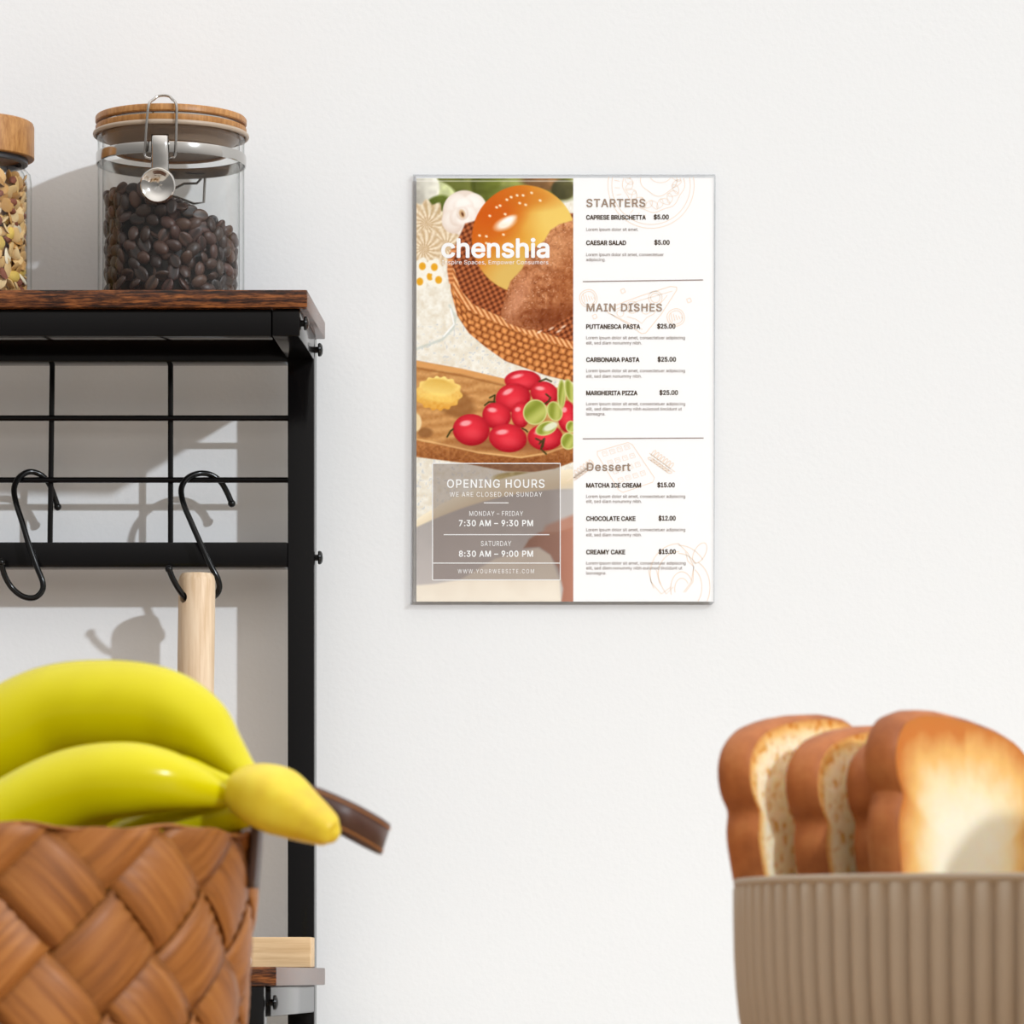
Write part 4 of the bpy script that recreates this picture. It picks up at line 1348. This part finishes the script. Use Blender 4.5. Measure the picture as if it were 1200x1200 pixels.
# leather strap loop
sp_ = spline([(300, 1010, 1.160), (303, 985, 1.161), (314, 950, 1.168), (336, 933, 1.178), (368, 941, 1.182), (405, 957, 1.182), (436, 974, 1.170), (449, 983, 1.158), (446, 982, 1.144), (430, 974, 1.132), (395, 956, 1.118), (340, 934, 1.105), (300, 960, 1.100), (297, 1005, 1.100)], 8)
cp_ = [P(*p) for p in sp_]
def strap_mesh(cp, h0, h1, side):
    vs, fs = [], []
    for i, p in enumerate(cp):
        t = (cp[min(i + 1, len(cp) - 1)] - cp[max(i - 1, 0)]).normalized()
        upv = Vector((.42, 0.0, .88)) if abs(t.z) < .8 else Vector((0.0, 1.0, 0.0))
        wd = (Vector((.30, 0, .95)) - t * Vector((.30, 0, .95)).dot(t))
        if wd.length < .35: wd = Vector((0, -1, 0)) - t * Vector((0, -1, 0)).dot(t)
        wd.normalize()
        nn = t.cross(wd).normalized()
        vs.append(p + wd * h0 + nn * side); vs.append(p + wd * h1 + nn * side)
    for i in range(len(cp) - 1):
        fs.append((2 * i, 2 * i + 2, 2 * i + 3, 2 * i + 1))
    return vs, fs
ic = cp_[16:-16]
vs, fs = strap_mesh(ic, -.0070, .0070, 0)
st = MB().add(vs, fs).build('leather_strap', M_leather, bas)
so = st.modifiers.new('thickness', 'SOLIDIFY'); so.thickness = 0.0024; so.offset = 0
# tabs on the basket wall
for dd in (1.166, 1.105):
    yy = -dd
    dx = math.sqrt(max(RK ** 2 - (yy - KC.y) ** 2, 0))
    a = math.atan2(yy - KC.y, dx)
    pts = []
    for z in np.linspace(RKZ - .024, RKZ + .012, 8):
        r = rk(min(z, RKZ)) + .0042
        pts.append((r, z))
    vs, fs = [], []
    for r, z in pts:
        for da in (-.062, .062):
            vs.append((KC.x + r * math.cos(a + da), KC.y + r * math.sin(a + da), z))
    for i in range(len(pts) - 1):
        fs.append((2 * i, 2 * i + 1, 2 * i + 3, 2 * i + 2))
    tbm = MB().add(vs, fs).build('strap_tab', M_leather, bas)
    so = tbm.modifiers.new('thickness', 'SOLIDIFY'); so.thickness = 0.0022; so.offset = 0
th_m = MB()
for hh in (-.0052, .0052):
    for side in (-.0013, .0013):
        vs, _ = strap_mesh(ic, hh, hh, side)
        line = [Vector(vs[2 * i]) for i in range(len(ic))]
        for i in range(0, len(line) - 1, 1):
            a_, b_ = line[i], line[i].lerp(line[i + 1], .72)
            th_m.tube([a_, b_], .00045, 5)
th_m.build('stitching', M_thread, bas)

# ------------------------------------------------------------------ bananas
bunch = thing('banana_bunch', P(150, 985, 1.15), 'bunch of bright yellow bananas heaped in the woven basket', 'bananas')
def banana(rows, mat=None, flat=.94):
    """rows: px, py, depth, radius in px"""
    a = spline(rows, 8)
    pts = [P(r[0], r[1], r[2]) for r in a]
    rad = [max(r[3], 1.0) * (CAM_D - r[2]) / F for r in a]
    # round the ends
    return pts, rad
def banana_mesh(rows, name, mats, n=30, facet=.018):
    pts, rad = banana(rows)
    m_ = MB(); m_.tube(pts, rad, n)
    if facet:
        for i in range(len(pts)):
            for q in range(n):
                a = 2 * PI * q / n
                v_ = Vector(m_.v[i * n + q])
                m_.v[i * n + q] = tuple(pts[i] + (v_ - pts[i]) * (1 + facet * math.cos(5 * a)))
    return m_.build(name, mats, bunch, sharp=70)
banana_mesh([(-150, 1000, 1.12, 3), (-142, 992, 1.12, 18), (-118, 965, 1.12, 36), (-70, 915, 1.12, 50), (-10, 872, 1.12, 55), (55, 838, 1.12, 56), (125, 829, 1.125, 55), (188, 835, 1.13, 52), (232, 853, 1.14, 42), (262, 880, 1.15, 27), (284, 904, 1.16, 18), (306, 926, 1.17, 15)], 'banana', M_banana)
banana_mesh([(-120, 1075, 1.185, 3), (-112, 1065, 1.185, 16), (-85, 1035, 1.185, 34), (-30, 990, 1.19, 45), (25, 953, 1.19, 47), (85, 925, 1.19, 47), (145, 915, 1.19, 45), (190, 916, 1.188, 38), (228, 924, 1.182, 27), (258, 932, 1.178, 16), (280, 933, 1.175, 11), (304, 934, 1.175, 11)], 'banana', M_banana)
banana_mesh([(60, 1000, 1.15, 3), (70, 985, 1.15, 18), (120, 940, 1.15, 30), (170, 915, 1.155, 30), (212, 908, 1.16, 23), (245, 913, 1.165, 14), (272, 921, 1.17, 10), (300, 930, 1.172, 9)], 'banana', M_banana)
banana_mesh([(60, 1070, 1.165, 3), (80, 1050, 1.165, 20), (130, 1005, 1.165, 32), (180, 975, 1.165, 32), (222, 964, 1.166, 27), (250, 960, 1.168, 25), (275, 954, 1.172, 22), (300, 946, 1.176, 15), (312, 942, 1.18, 6)], 'banana', M_banana)
banana_mesh([(273, 922, 1.180, 9), (276, 923, 1.180, 22), (286, 926, 1.182, 30), (306, 932, 1.186, 38), (328, 941, 1.190, 40), (350, 954, 1.195, 33), (370, 965, 1.200, 26), (384, 973, 1.204, 20), (391, 977, 1.205, 13), (395, 979, 1.206, 4)], 'crown_stem', M_stem, facet=.03)

# ------------------------------------------------------------------ unseen tall canister, added right of the bowl to throw shade over it
hz = Vector((SUN_DIR.x, SUN_DIR.y, 0)).normalized()
cz = Vector((BCEN.x, BCEN.y, TZ)) + hz * 0.31
shade_can = thing('shade_canister', cz, 'made-up cream canister out of view, added on the table to shade the ribbed bowl', 'shade caster')
ca_ = math.atan2(hz.y, hz.x)
def shade_canbox(x0, x1, y0, y1, z0, z1, bev, name):
    m_ = MB().box(x0, x1, y0, y1, z0, z1, bev=bev, seg=4)
    m_.v = [(cz.x + v[0] * math.cos(ca_) - v[1] * math.sin(ca_), cz.y + v[0] * math.sin(ca_) + v[1] * math.cos(ca_), cz.z + v[2]) for v in m_.v]
    return m_.build(name, M_card, shade_can)
shade_canbox(-.05, .05, -.15, .15, .0003, .181, .008, 'shade_canister_body')
shade_canbox(-.052, .052, -.152, .152, .1813, .201, .006, 'lid')

# unseen round loaf, added on the canister to shape the front slice's shadow
lc = cz + Vector((0.732, 0.681, 0)) * 0.045 + Vector((0, 0, .2012))
lp = [(max(r, 0.0), max(z, 0.0)) for r, z in spline([(0.0, 0.0), (.060, 0.0), (.074, .006), (.080, .017), (.077, .029), (.064, .040), (.045, .0465), (.022, .0495), (0.0, .050)], 5)]
lf = MB().lathe(lp, 48, lc, rmod=lambda r, z, a: r * (1 + .02 * math.sin(3 * a + 1) + .012 * math.sin(7 * a)))
tag(lf.build('shade_loaf', M_crust, None, origin=lc, sharp=80), 'made-up round loaf out of view, added on the canister to shade the front slice', 'bread loaf')
